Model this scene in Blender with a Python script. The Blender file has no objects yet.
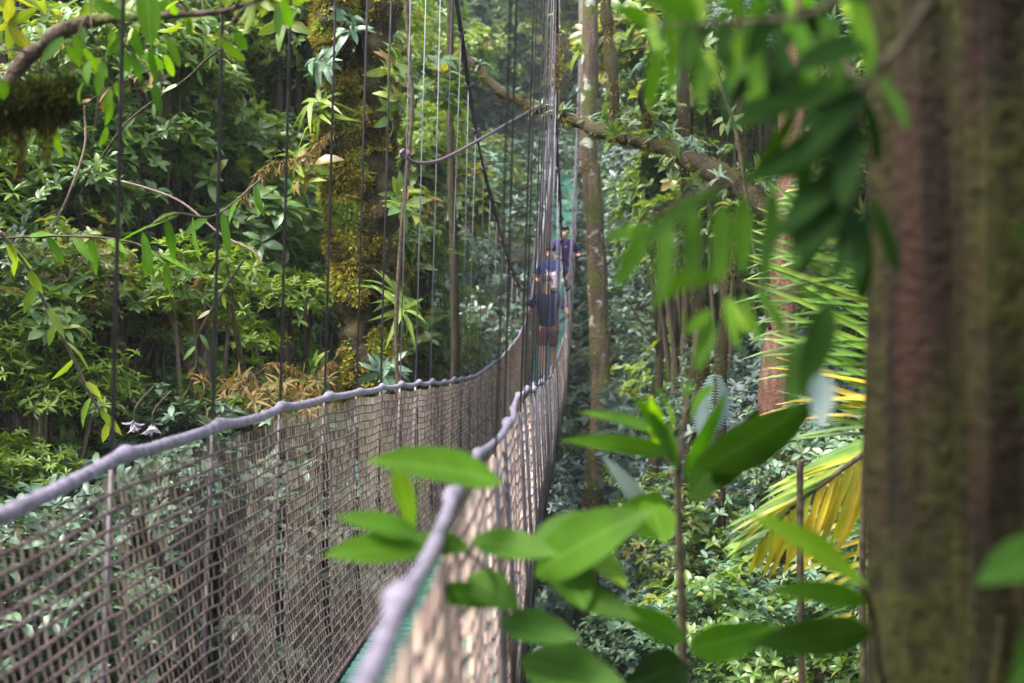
import bpy, bmesh, math, random
import numpy as np
from mathutils import Vector, noise as mnoise

random.seed(7)
RNG = np.random.default_rng(7)
scene = bpy.context.scene
col = scene.collection
FPX = 1422.0          # focal length in pixels at 1024 wide (50 mm on 36 mm)

def px(x, y, Y):
    """a point at distance Y in front of the camera for a position in the photograph"""
    return np.array([(x - 512.0) / FPX * Y, Y, (341.5 - y) / FPX * Y])

# ------------------------------------------------------------------ bookkeeping
def tag(o, label=None, cat=None, group=None, kind=None):
    if label: o['label'] = label
    if cat: o['category'] = cat
    if group: o['group'] = group
    if kind: o['kind'] = kind
    return o

def empty(name, loc=(0, 0, 0)):
    o = bpy.data.objects.new(name, None)
    o.empty_display_size = 0.2
    o.location = Vector([float(v) for v in loc])
    col.objects.link(o)
    return o

def mesh_np(name, V, faces, mats, tone=None, uv=None, fmat=None, smooth=True):
    """faces: int array (M,4) or (M,3) or list of arrays"""
    if not isinstance(faces, list): faces = [faces]
    faces = [f for f in faces if len(f)]
    me = bpy.data.meshes.new(name)
    V = np.asarray(V, dtype=np.float32)
    me.vertices.add(len(V)); me.vertices.foreach_set('co', V.ravel())
    idx = np.concatenate([f.ravel() for f in faces]).astype(np.int32)
    tot = np.concatenate([np.full(len(f), f.shape[1], dtype=np.int32) for f in faces])
    start = np.concatenate([[0], np.cumsum(tot)[:-1]]).astype(np.int32)
    me.loops.add(len(idx)); me.loops.foreach_set('vertex_index', idx)
    me.polygons.add(len(tot)); me.polygons.foreach_set('loop_start', start)
    me.polygons.foreach_set('loop_total', tot)
    if fmat is not None: me.polygons.foreach_set('material_index', np.asarray(fmat, dtype=np.int32))
    me.polygons.foreach_set('use_smooth', np.full(len(tot), smooth, dtype=bool))
    if tone is not None:
        a = me.attributes.new('tone', 'FLOAT', 'POINT')
        a.data.foreach_set('value', np.asarray(tone, dtype=np.float32))
    if uv is not None:
        a = me.attributes.new('leafuv', 'FLOAT2', 'POINT')
        a.data.foreach_set('vector', np.asarray(uv, dtype=np.float32).ravel())
    me.update(calc_edges=True)
    for m in (mats if isinstance(mats, (list, tuple)) else [mats]): me.materials.append(m)
    return me

def link(name, me, parent=None, loc=None):
    o = bpy.data.objects.new(name, me)
    if loc is not None: o.location = Vector([float(v) for v in loc])
    col.objects.link(o)
    if parent is not None: o.parent = parent
    return o

class MB:
    """collects quads/tris with numpy and builds ONE mesh object"""
    def __init__(s): s.V = []; s.F4 = []; s.F3 = []; s.n = 0; s.T = []; s.M4 = []; s.M3 = []
    def add(s, V, F4=None, F3=None, tone=0.5, mat=0):
        V = np.asarray(V, dtype=np.float64).reshape(-1, 3)
        if F4 is not None and len(F4):
            s.F4.append(np.asarray(F4) + s.n); s.M4.append(np.full(len(F4), mat))
        if F3 is not None and len(F3):
            s.F3.append(np.asarray(F3) + s.n); s.M3.append(np.full(len(F3), mat))
        s.V.append(V); s.T.append(np.broadcast_to(tone, (len(V),)).astype(float)); s.n += len(V)
    def tube(s, P, R, n=8, cap=True, tone=0.5, mat=0, nz=0.0, nf=3.0, flute=None):
        P = np.asarray(P, dtype=float); m = len(P)
        R = np.broadcast_to(np.asarray(R, dtype=float), (m,))
        T = np.gradient(P, axis=0); T /= np.linalg.norm(T, axis=1)[:, None] + 1e-9
        ref = np.array([0, 0, 1.0]) if abs(T[:, 2]).mean() < 0.8 else np.array([0, 1.0, 0])
        U = np.cross(T, ref); U /= np.linalg.norm(U, axis=1)[:, None] + 1e-9
        W = np.cross(U, T)
        a = np.linspace(0, 2 * np.pi, n, endpoint=False)
        ring = (np.cos(a)[None, :, None] * U[:, None, :] + np.sin(a)[None, :, None] * W[:, None, :])
        rr = np.repeat(R[:, None], n, axis=1)
        if flute is not None: rr = rr * flute(a, np.arange(m))
        if nz:
            q = (P[:, None, :] + ring * R[:, None, None]).reshape(-1, 3)
            f = np.array([mnoise.fractal(Vector(v * nf), 0.8, 2.0, 4) for v in q]).reshape(m, n)
            rr = rr * (1 + nz * f)
        V = (P[:, None, :] + ring * rr[:, :, None]).reshape(-1, 3)
        i = np.arange(m - 1)[:, None] * n; j = np.arange(n)[None, :]; k = (j + 1) % n
        F = np.stack([i + j, i + k, i + n + k, i + n + j], -1).reshape(-1, 4)
        if cap:
            V = np.vstack([V, P[0], P[-1]])
            c0 = m * n; jj = np.arange(n); kk = (jj + 1) % n
            F3 = np.vstack([np.stack([kk, jj, np.full(n, c0)], -1),
                            np.stack([(m - 1) * n + jj, (m - 1) * n + kk, np.full(n, c0 + 1)], -1)])
        else: F3 = None
        s.add(V, F, F3, tone, mat)
        return V
    def box(s, c, size, rot=0.0, mat=0, tone=0.5):
        c = np.asarray(c, float); h = np.asarray(size, float) / 2
        v = np.array([[x, y, z] for x in (-1, 1) for y in (-1, 1) for z in (-1, 1)], float) * h
        cs, sn = math.cos(rot), math.sin(rot)
        v = np.stack([v[:, 0] * cs - v[:, 1] * sn, v[:, 0] * sn + v[:, 1] * cs, v[:, 2]], -1) + c
        F = [[0, 1, 3, 2], [4, 6, 7, 5], [0, 4, 5, 1], [2, 3, 7, 6], [0, 2, 6, 4], [1, 5, 7, 3]]
        s.add(v, F, None, tone, mat)
    def mesh(s, name, mats, smooth=True):
        V = np.vstack(s.V); fs = []; ms = []
        if s.F4: fs.append(np.vstack(s.F4)); ms.append(np.concatenate(s.M4))
        if s.F3: fs.append(np.vstack(s.F3)); ms.append(np.concatenate(s.M3))
        return mesh_np(name, V, fs, mats, np.concatenate(s.T), None, np.concatenate(ms), smooth)
    def build(s, name, mats, parent=None, smooth=True):
        return link(name, s.mesh(name, mats, smooth), parent)

def spline(pts, n):
    """Catmull-Rom through the points"""
    P = np.asarray(pts, float); m = len(P)
    P2 = np.vstack([2 * P[0] - P[1], P, 2 * P[-1] - P[-2]])
    out = []
    for t in np.linspace(0, m - 1, n):
        i = min(int(t), m - 2); u = t - i
        a, b, c, d = P2[i], P2[i + 1], P2[i + 2], P2[i + 3]
        out.append(0.5 * ((2 * b) + (-a + c) * u + (2 * a - 5 * b + 4 * c - d) * u * u + (-a + 3 * b - 3 * c + d) * u ** 3))
    return np.array(out)

# ------------------------------------------------------------------ materials
def new_mat(name):
    m = bpy.data.materials.new(name); m.use_nodes = True
    nt = m.node_tree; nt.nodes.clear()
    out = nt.nodes.new('ShaderNodeOutputMaterial')
    return m, nt, out

def N(nt, t, **kw):
    n = nt.nodes.new(t)
    for k, v in kw.items():
        if k.startswith('i_'): n.inputs[k[2:].replace('_', ' ')].default_value = v
        else: setattr(n, k, v)
    return n

def ramp(nt, stops, interp='LINEAR'):
    r = nt.nodes.new('ShaderNodeValToRGB'); cr = r.color_ramp; cr.interpolation = interp
    while len(cr.elements) < len(stops): cr.elements.new(0.5)
    for e, (p, c) in zip(cr.elements, stops):
        e.position = p; e.color = (c[0], c[1], c[2], 1)
    return r

def leaf_mat(name, stops, rough=0.38, trans=0.3, spec=0.5, objvar=0.35, tcol=(1.6, 1.5, 0.5)):
    m, nt, out = new_mat(name); L = nt.links.new
    at = N(nt, 'ShaderNodeAttribute', attribute_name='tone')
    oi = N(nt, 'ShaderNodeObjectInfo')
    ma = N(nt, 'ShaderNodeMath', operation='MULTIPLY_ADD')
    ma.inputs[1].default_value = objvar
    L(oi.outputs['Random'], ma.inputs[0])
    s2 = N(nt, 'ShaderNodeMath', operation='MULTIPLY'); s2.inputs[1].default_value = 1 - objvar
    L(at.outputs['Fac'], s2.inputs[0]); L(s2.outputs[0], ma.inputs[2])
    r = ramp(nt, stops); L(ma.outputs[0], r.inputs[0])
    # lighter midrib and side veins from the leaf's own coordinates
    uv = N(nt, 'ShaderNodeAttribute', attribute_name='leafuv')
    sx = N(nt, 'ShaderNodeSeparateXYZ'); L(uv.outputs['Vector'], sx.inputs[0])
    ab = N(nt, 'ShaderNodeMath', operation='ABSOLUTE'); L(sx.outputs[1], ab.inputs[0])
    mid = N(nt, 'ShaderNodeMapRange'); mid.inputs[1].default_value = 0.03; mid.inputs[2].default_value = 0.10
    mid.inputs[3].default_value = 0.55; mid.inputs[4].default_value = 0.0
    L(ab.outputs[0], mid.inputs[0])
    v1 = N(nt, 'ShaderNodeMath', operation='MULTIPLY_ADD'); v1.inputs[1].default_value = -0.35
    L(ab.outputs[0], v1.inputs[0]); L(sx.outputs[0], v1.inputs[2])
    v2 = N(nt, 'ShaderNodeMath', operation='MULTIPLY'); v2.inputs[1].default_value = 75.0; L(v1.outputs[0], v2.inputs[0])
    v3 = N(nt, 'ShaderNodeMath', operation='SINE'); L(v2.outputs[0], v3.inputs[0])
    v4 = N(nt, 'ShaderNodeMapRange'); v4.inputs[1].default_value = 0.55; v4.inputs[2].default_value = 1.0
    v4.inputs[3].default_value = 0.0; v4.inputs[4].default_value = 0.22; L(v3.outputs[0], v4.inputs[0])
    mx = N(nt, 'ShaderNodeMath', operation='MAXIMUM'); L(mid.outputs[0], mx.inputs[0]); L(v4.outputs[0], mx.inputs[1])
    hs = N(nt, 'ShaderNodeHueSaturation'); hs.inputs['Value'].default_value = 1.7; hs.inputs['Saturation'].default_value = 0.85
    L(r.outputs[0], hs.inputs['Color'])
    mc = N(nt, 'ShaderNodeMix', data_type='RGBA'); L(mx.outputs[0], mc.inputs['Factor'])
    L(r.outputs[0], mc.inputs['A']); L(hs.outputs[0], mc.inputs['B'])
    # blotches
    ge = N(nt, 'ShaderNodeNewGeometry')
    no = N(nt, 'ShaderNodeTexNoise'); no.inputs['Scale'].default_value = 9.0; no.inputs['Detail'].default_value = 3.0
    L(ge.outputs['Position'], no.inputs['Vector'])
    mr = N(nt, 'ShaderNodeMapRange'); mr.inputs[1].default_value = 0.3; mr.inputs[2].default_value = 0.7
    mr.inputs[3].default_value = 0.72; mr.inputs[4].default_value = 1.25; L(no.outputs[0], mr.inputs[0])
    h2 = N(nt, 'ShaderNodeHueSaturation'); L(mr.outputs[0], h2.inputs['Value']); L(mc.outputs['Result'], h2.inputs['Color'])
    p = N(nt, 'ShaderNodeBsdfPrincipled'); p.inputs['Roughness'].default_value = rough
    p.inputs['Specular IOR Level'].default_value = spec
    L(h2.outputs[0], p.inputs['Base Color'])
    bp = N(nt, 'ShaderNodeBump'); bp.inputs['Strength'].default_value = 0.35; bp.inputs['Distance'].default_value = 0.004
    L(mx.outputs[0], bp.inputs['Height']); L(bp.outputs[0], p.inputs['Normal'])
    tr = N(nt, 'ShaderNodeBsdfTranslucent')
    tm = N(nt, 'ShaderNodeMix', data_type='RGBA', blend_type='MULTIPLY'); tm.inputs['Factor'].default_value = 1
    tm.inputs['B'].default_value = (*tcol, 1); L(h2.outputs[0], tm.inputs['A']); L(tm.outputs['Result'], tr.inputs['Color'])
    ms = N(nt, 'ShaderNodeMixShader'); ms.inputs[0].default_value = trans
    L(p.outputs[0], ms.inputs[1]); L(tr.outputs[0], ms.inputs[2]); L(ms.outputs[0], out.inputs[0])
    return m

def bark_mat(name, stops, moss=((0.05, 0.065, 0.012), (0.10, 0.10, 0.02)), mossamt=0.5, sz=(9, 9, 1.6), rough=0.85, bump=0.03, lichen=0.0, mz=1.0, tint=None):
    m, nt, out = new_mat(name); L = nt.links.new
    ge = N(nt, 'ShaderNodeNewGeometry')
    mp = N(nt, 'ShaderNodeMapping'); mp.inputs['Scale'].default_value = sz; L(ge.outputs['Position'], mp.inputs['Vector'])
    n1 = N(nt, 'ShaderNodeTexNoise'); n1.inputs['Scale'].default_value = 1.6; n1.inputs['Detail'].default_value = 8; n1.inputs['Roughness'].default_value = 0.65
    L(mp.outputs[0], n1.inputs['Vector'])
    r = ramp(nt, stops); L(n1.outputs[0], r.inputs[0])
    n2 = N(nt, 'ShaderNodeTexNoise'); n2.inputs['Scale'].default_value = 3.2; n2.inputs['Detail'].default_value = 6
    mpm = N(nt, 'ShaderNodeMapping'); mpm.inputs['Scale'].default_value = (1, 1, mz); L(ge.outputs['Position'], mpm.inputs['Vector']); L(mpm.outputs[0], n2.inputs['Vector'])
    mk = N(nt, 'ShaderNodeMapRange'); mk.inputs[1].default_value = 0.62 - mossamt * 0.35; mk.inputs[2].default_value = 0.74 - mossamt * 0.35
    L(n2.outputs[0], mk.inputs[0])
    n3 = N(nt, 'ShaderNodeTexNoise'); n3.inputs['Scale'].default_value = 45; n3.inputs['Detail'].default_value = 4
    L(ge.outputs['Position'], n3.inputs['Vector'])
    mr = ramp(nt, [(0.3, moss[0]), (0.7, moss[1])]); L(n3.outputs[0], mr.inputs[0])
    mc = N(nt, 'ShaderNodeMix', data_type='RGBA'); L(mk.outputs[0], mc.inputs['Factor'])
    L(r.outputs[0], mc.inputs['A']); L(mr.outputs[0], mc.inputs['B'])
    last = mc.outputs['Result']
    if tint:
        n5 = N(nt, 'ShaderNodeTexNoise'); n5.inputs['Scale'].default_value = 1.0; n5.inputs['Detail'].default_value = 5; n5.inputs['Roughness'].default_value = .6
        mp5 = N(nt, 'ShaderNodeMapping'); mp5.inputs['Scale'].default_value = (9, 9, 2.2); mp5.inputs['Location'].default_value = (3.3, 1.7, 4.1); L(ge.outputs['Position'], mp5.inputs['Vector']); L(mp5.outputs[0], n5.inputs['Vector'])
        k5 = N(nt, 'ShaderNodeMapRange'); k5.inputs[1].default_value = 0.62; k5.inputs[2].default_value = 0.72; L(n5.outputs[0], k5.inputs[0])
        m5 = N(nt, 'ShaderNodeMix', data_type='RGBA'); L(k5.outputs[0], m5.inputs['Factor']); L(last, m5.inputs['A']); m5.inputs['B'].default_value = (*tint, 1); last = m5.outputs['Result']
    if lichen:
        n4 = N(nt, 'ShaderNodeTexNoise'); n4.inputs['Scale'].default_value = 5.5; n4.inputs['Detail'].default_value = 5
        mp2 = N(nt, 'ShaderNodeMapping'); mp2.inputs['Location'].default_value = (7, 3, 1); L(ge.outputs['Position'], mp2.inputs['Vector']); L(mp2.outputs[0], n4.inputs['Vector'])
        k = N(nt, 'ShaderNodeMapRange'); k.inputs[1].default_value = 0.68 - lichen * 0.2; k.inputs[2].default_value = 0.75 - lichen * 0.2; L(n4.outputs[0], k.inputs[0])
        m2 = N(nt, 'ShaderNodeMix', data_type='RGBA'); L(k.outputs[0], m2.inputs['Factor']); L(last, m2.inputs['A'])
        m2.inputs['B'].default_value = (0.34, 0.36, 0.31, 1); last = m2.outputs['Result']
    p = N(nt, 'ShaderNodeBsdfPrincipled'); p.inputs['Roughness'].default_value = rough; p.inputs['Specular IOR Level'].default_value = 0.25
    L(last, p.inputs['Base Color'])
    ad = N(nt, 'ShaderNodeMath', operation='ADD'); L(n1.outputs[0], ad.inputs[0]); L(n3.outputs[0], ad.inputs[1])
    bp = N(nt, 'ShaderNodeBump'); bp.inputs['Strength'].default_value = 0.8; bp.inputs['Distance'].default_value = bump
    L(ad.outputs[0], bp.inputs['Height']); L(bp.outputs[0], p.inputs['Normal']); L(p.outputs[0], out.inputs[0])
    return m

def simple_mat(name, c1, c2, scale=30, rough=0.6, spec=0.4, bump=0.002, metal=0.0, detail=4, tonemix=False):
    m, nt, out = new_mat(name); L = nt.links.new
    ge = N(nt, 'ShaderNodeNewGeometry')
    n1 = N(nt, 'ShaderNodeTexNoise'); n1.inputs['Scale'].default_value = scale; n1.inputs['Detail'].default_value = detail
    L(ge.outputs['Position'], n1.inputs['Vector'])
    r = ramp(nt, [(0.32, c1), (0.68, c2)])
    if tonemix:
        at = N(nt, 'ShaderNodeAttribute', attribute_name='tone')
        mm = N(nt, 'ShaderNodeMath', operation='MULTIPLY_ADD'); mm.inputs[1].default_value = 0.6
        L(at.outputs['Fac'], mm.inputs[0])
        m3 = N(nt, 'ShaderNodeMath', operation='MULTIPLY'); m3.inputs[1].default_value = 0.4; L(n1.outputs[0], m3.inputs[0])
        L(m3.outputs[0], mm.inputs[2]); L(mm.outputs[0], r.inputs[0])
    else: L(n1.outputs[0], r.inputs[0])
    p = N(nt, 'ShaderNodeBsdfPrincipled'); p.inputs['Roughness'].default_value = rough
    p.inputs['Specular IOR Level'].default_value = spec; p.inputs['Metallic'].default_value = metal
    L(r.outputs[0], p.inputs['Base Color'])
    bp = N(nt, 'ShaderNodeBump'); bp.inputs['Strength'].default_value = 0.5; bp.inputs['Distance'].default_value = bump
    L(n1.outputs[0], bp.inputs['Height']); L(bp.outputs[0], p.inputs['Normal']); L(p.outputs[0], out.inputs[0])
    return m

M = {}
M['green'] = leaf_mat('leaf_green', [(0.0, (0.020, 0.055, 0.012)), (0.25, (0.045, 0.105, 0.022)), (0.45, (0.075, 0.15, 0.026)), (0.6, (0.12, 0.20, 0.028)), (0.72, (0.20, 0.25, 0.03)), (0.82, (0.17, 0.13, 0.03)), (0.9, (0.20, 0.115, 0.04)), (1.0, (0.26, 0.24, 0.15))], rough=0.32, spec=0.6, objvar=0.22, trans=0.36)
M['blue'] = leaf_mat('leaf_bluegreen', [(0.0, (0.024, 0.06, 0.03)), (0.35, (0.055, 0.115, 0.058)), (0.65, (0.095, 0.165, 0.085)), (0.85, (0.16, 0.22, 0.11)), (1.0, (0.22, 0.20, 0.09))], rough=0.32, spec=0.6, objvar=0.25, trans=0.22, tcol=(1.3, 1.4, 0.7))
M['grey'] = leaf_mat('leaf_greygreen', [(0.0, (0.04, 0.07, 0.065)), (0.5, (0.09, 0.135, 0.12)), (1.0, (0.17, 0.21, 0.18))], rough=0.36, trans=0.15, tcol=(1.2, 1.3, 0.9))
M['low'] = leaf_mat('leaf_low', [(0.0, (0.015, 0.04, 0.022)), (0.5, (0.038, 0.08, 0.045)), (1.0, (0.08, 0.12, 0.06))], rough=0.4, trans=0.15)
M['lime'] = leaf_mat('leaf_yellowgreen', [(0.0, (0.045, 0.09, 0.008)), (0.4, (0.095, 0.17, 0.012)), (0.75, (0.17, 0.24, 0.015)), (1.0, (0.34, 0.30, 0.02))], trans=0.42)
M['rust'] = leaf_mat('leaf_rust', [(0.0, (0.05, 0.05, 0.012)), (0.4, (0.13, 0.085, 0.02)), (0.75, (0.22, 0.12, 0.03)), (1.0, (0.30, 0.2, 0.06))], rough=0.7, trans=0.25)
M['fresh'] = leaf_mat('leaf_fresh', [(0.0, (0.025, 0.085, 0.002)), (0.5, (0.062, 0.155, 0.002)), (1.0, (0.17, 0.29, 0.005))], rough=0.6, spec=0.22, trans=0.5, objvar=0.1, tcol=(1.5, 1.6, 0.3))
M['shade'] = leaf_mat('leaf_shaded', [(0.0, (0.005, 0.018, 0.003)), (0.5, (0.011, 0.036, 0.004)), (1.0, (0.028, 0.075, 0.005))], rough=0.65, spec=0.08, trans=0.3, objvar=0.1)  # darker copy of the fresh leaf, shadow put into the colour
M['palm'] = leaf_mat('leaf_palm', [(0.0, (0.05, 0.12, 0.012)), (0.45, (0.12, 0.24, 0.015)), (0.62, (0.30, 0.34, 0.02)), (0.8, (0.48, 0.40, 0.012)), (0.94, (0.55, 0.38, 0.02)), (1.0, (0.45, 0.36, 0.24))], objvar=0.0, trans=0.35)
M['bark'] = bark_mat('bark_brown', [(0.25, (0.025, 0.018, 0.014)), (0.5, (0.075, 0.052, 0.038)), (0.75, (0.17, 0.125, 0.095))], mossamt=0.35)
M['barklichen'] = bark_mat('bark_lichen', [(0.25, (0.035, 0.024, 0.016)), (0.5, (0.09, 0.062, 0.04)), (0.75, (0.18, 0.13, 0.095))], mossamt=0.4, lichen=0.45)
M['barkred'] = bark_mat('bark_red', [(0.2, (0.05, 0.022, 0.014)), (0.5, (0.16, 0.075, 0.05)), (0.8, (0.30, 0.19, 0.15))], mossamt=0.3)
M['barkhero'] = bark_mat('bark_peeling', [(0.36, (0.004, 0.002, 0.0015)), (0.47, (0.011, 0.005, 0.003)), (0.55, (0.024, 0.010, 0.005)), (0.64, (0.036, 0.016, 0.009)), (0.74, (0.12, 0.060, 0.048))],
                         moss=((0.010, 0.010, 0.0015), (0.036, 0.036, 0.004)), mossamt=0.64, sz=(10, 10, 0.9), bump=0.010, mz=.45, tint=(.12, .058, .046))
M['mossbark'] = bark_mat('bark_mossy', [(0.3, (0.010, 0.008, 0.005)), (0.5, (0.035, 0.025, 0.013)), (0.8, (0.10, 0.07, 0.035))], moss=((0.012, 0.010, 0.002), (0.055, 0.046, 0.008)), mossamt=0.6, sz=(9, 9, 3))
M['moss'] = leaf_mat('moss_strands', [(0.0, (0.04, 0.03, 0.005)), (0.3, (0.085, 0.065, 0.010)), (0.55, (0.20, 0.165, 0.02)), (0.8, (0.33, 0.29, 0.04)), (1.0, (0.17, 0.25, 0.03))], rough=0.9, spec=0.1, trans=0.25, objvar=0.0)
M['mossdark'] = leaf_mat('moss_dark', [(0.0, (0.01, 0.012, 0.004)), (0.4, (0.022, 0.027, 0.006)), (0.8, (0.055, 0.07, 0.010)), (1.0, (0.11, 0.13, 0.02))], rough=0.95, spec=0.1, trans=0.2, objvar=0.0)
M['mossrust'] = leaf_mat('moss_rust', [(0.0, (0.06, 0.040, 0.012)), (0.5, (0.16, 0.105, 0.032)), (1.0, (0.28, 0.21, 0.07))], rough=0.95, spec=0.1, trans=0.25, objvar=0.0)
M['twig'] = simple_mat('twig_bark', (0.03, 0.022, 0.014), (0.10, 0.075, 0.045), 40, 0.8, 0.2)
M['twigpink'] = simple_mat('twig_pinkish', (0.11, 0.075, 0.06), (0.24, 0.17, 0.14), 40, 0.7, 0.3)
M['rail'] = simple_mat('rail_rope_violet', (0.085, 0.07, 0.095), (0.22, 0.19, 0.25), 38, 0.55, 0.4, 0.003)
M['net'] = simple_mat('net_cord', (0.20, 0.125, 0.12), (0.74, 0.54, 0.42), 2.4, 0.75, 0.3, 0.001, tonemix=True)
M['cord'] = simple_mat('net_cord_dark', (0.04, 0.024, 0.027), (0.12, 0.08, 0.082), 12, 0.7, 0.3, 0.001)
M['steel'] = simple_mat('suspender_steel', (0.11, 0.10, 0.12), (0.30, 0.28, 0.33), 3, 0.45, 0.5, 0.001, metal=0.0)
M['dark'] = simple_mat('suspender_dark', (0.03, 0.023, 0.028), (0.08, 0.062, 0.072), 12, 0.5, 0.5, 0.001)
M['cable'] = simple_mat('cable_dark', (0.028, 0.02, 0.026), (0.07, 0.055, 0.065), 60, 0.5, 0.5, 0.002)
M['teal'] = simple_mat('deck_teal_paint', (0.015, 0.085, 0.06), (0.04, 0.19, 0.14), 14, 0.5, 0.5)
M['hose'] = simple_mat('slack_line', (0.05, 0.025, 0.035), (0.11, 0.06, 0.075), 30, 0.45, 0.5)
M['wood'] = bark_mat('platform_wood', [(0.25, (0.06, 0.045, 0.03)), (0.5, (0.14, 0.105, 0.075)), (0.8, (0.24, 0.19, 0.14))], mossamt=0.2, sz=(2, 14, 14))
M['soil'] = bark_mat('soil', [(0.25, (0.012, 0.010, 0.006)), (0.5, (0.035, 0.026, 0.016)), (0.8, (0.075, 0.055, 0.032))], moss=((0.02, 0.035, 0.01), (0.04, 0.07, 0.018)), mossamt=0.5, sz=(1, 1, 1), bump=0.08)
M['petal'] = leaf_mat('petal_pale', [(0.0, (0.45, 0.40, 0.46)), (1.0, (0.70, 0.66, 0.72))], trans=0.3, tcol=(1, 1, 1))

# ------------------------------------------------------------------ leaves
SHAPES = {
    'broad':  ([0.0, 0.22, 0.5, 0.78, 1.0], [0.06, 0.72, 1.0, 0.72, 0.0]),
    'oval':   ([0.0, 0.3, 0.7, 1.0], [0.1, 0.92, 0.85, 0.0]),
    'lance':  ([0.0, 0.2, 0.5, 0.8, 1.0], [0.10, 0.75, 1.0, 0.55, 0.0]),
    'strap':  ([0.0, 0.25, 0.55, 0.85, 1.0], [0.6, 1.0, 0.95, 0.6, 0.05]),
    'hero':   ([0.0, 0.06, 0.16, 0.28, 0.42, 0.56, 0.7, 0.83, 0.93, 1.0], [0.03, 0.32, 0.70, 0.94, 1.0, 0.93, 0.76, 0.48, 0.20, 0.0]),
    'herolong': ([0.0, 0.06, 0.16, 0.3, 0.45, 0.6, 0.75, 0.87, 0.95, 1.0], [0.05, 0.45, 0.78, 0.96, 1.0, 0.97, 0.82, 0.52, 0.24, 0.0]),
    'far':    ([0.0, 0.5, 1.0], [0.15, 1.0, 0.0]),
}
def leaves(O, D, Nn, L, W, droop=0.25, fold=0.25, shape='broad', tone=None, wave=0.0):
    """arrays of leaves -> V, F, tone, uv.  W is full width"""
    O = np.asarray(O, float); D = np.asarray(D, float); Nn = np.asarray(Nn, float); n = len(O)
    L = np.broadcast_to(L, (n,)); W = np.broadcast_to(W, (n,)); droop = np.broadcast_to(droop, (n,))
    D = D / (np.linalg.norm(D, axis=1)[:, None] + 1e-9)
    S = np.cross(D, Nn); S /= np.linalg.norm(S, axis=1)[:, None] + 1e-9
    Nn = np.cross(S, D)
    t, w = (np.array(a) for a in SHAPES[shape]); k = len(t)
    s = np.array([-1, 0, 1.0])
    T = t[None, :, None]; Wd = (w[None, :, None] * s[None, None, :]) * (W[:, None, None] / 2)
    up = (np.abs(s)[None, None, :] * w[None, :, None]) * (fold * W[:, None, None] / 2) - (droop * L)[:, None, None] * T ** 2
    if wave:
        ph = RNG.uniform(0, 6, n)[:, None, None]
        up = up + wave * W[:, None, None] * np.sin(T * 11 + ph + s[None, None, :] * 1.7) * np.abs(s)[None, None, :] * w[None, :, None]
    along = (L[:, None, None] * T * (1 - 0.25 * droop[:, None, None] * T)) * np.ones((1, 1, 3))
    V = O[:, None, None, :] + D[:, None, None, :] * along[..., None] + S[:, None, None, :] * Wd[..., None] + Nn[:, None, None, :] * up[..., None]
    base = (np.arange(n) * k * 3)[:, None, None]
    i = np.arange(k - 1)[None, :, None] * 3; j = np.arange(2)[None, None, :]
    a = base + i + j
    F = np.stack([a, a + 1, a + 4, a + 3], -1).reshape(-1, 4)
    if tone is None: tone = RNG.beta(2.2, 2.6, n)
    tone = np.broadcast_to(tone, (n,))
    TN = np.repeat(tone, k * 3)
    UV = np.stack(np.broadcast_arrays(T, s[None, None, :] * (w[None, :, None] * 0.9 + 0.02)), -1)
    UV = np.broadcast_to(UV, (n, k, 3, 2)).reshape(-1, 2)
    return V.reshape(-1, 3), F, TN, UV

def join_arr(parts):
    Vs, Fs, Ts, Us = [], [], [], []; n = 0
    for V, F, T, U in parts:
        Vs.append(V); Fs.append(F + n); Ts.append(T); Us.append(U); n += len(V)
    return np.vstack(Vs), np.vstack(Fs), np.concatenate(Ts), np.vstack(Us)

def perp(A):
    R = RNG.normal(size=A.shape); U = np.cross(A, R); U /= np.linalg.norm(U, axis=1)[:, None] + 1e-9
    return U, np.cross(A, U)

def whorls(C, A, per, L, W, spread=(0.15, 0.7), droop=(0.1, 0.5), shape='broad', jitter=0.0, tonebase=None):
    """rosettes of leaves round twig ends C with axes A"""
    n = len(C); A = A / (np.linalg.norm(A, axis=1)[:, None] + 1e-9); U, Vv = perp(A)
    C = np.repeat(C, per, 0); Ax = np.repeat(A, per, 0); U = np.repeat(U, per, 0); Vv = np.repeat(Vv, per, 0)
    m = len(C); ph = (np.tile(np.arange(per), n) * 2.4 + RNG.normal(0, 0.25, m) + np.repeat(RNG.uniform(0, 6, n), per))
    al = RNG.uniform(spread[0], spread[1], m)
    E = U * np.cos(ph)[:, None] + Vv * np.sin(ph)[:, None]
    D = E * np.cos(al)[:, None] + Ax * np.sin(al)[:, None]
    Nn = Ax * np.cos(al)[:, None] - E * np.sin(al)[:, None]
    Nn = Nn + RNG.normal(0, 0.22, Nn.shape)
    sc = np.repeat(RNG.uniform(0.75, 1.2, n), per) * RNG.uniform(0.7, 1.12, m)
    if jitter: C = C + RNG.normal(0, jitter, C.shape)
    C = C - Ax * RNG.uniform(0, 0.5, m)[:, None] * (L * 0.6)
    if tonebase is None: tonebase = RNG.beta(2, 2, n)
    tone = np.clip(np.repeat(tonebase, per) * 0.68 + RNG.uniform(0, 1, m) ** 1.3 * 0.42, 0, 1)
    return leaves(C, D, Nn, L * sc, W * sc * RNG.uniform(0.85, 1.15, m), RNG.uniform(*droop, m), 0.3, shape, tone)

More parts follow.
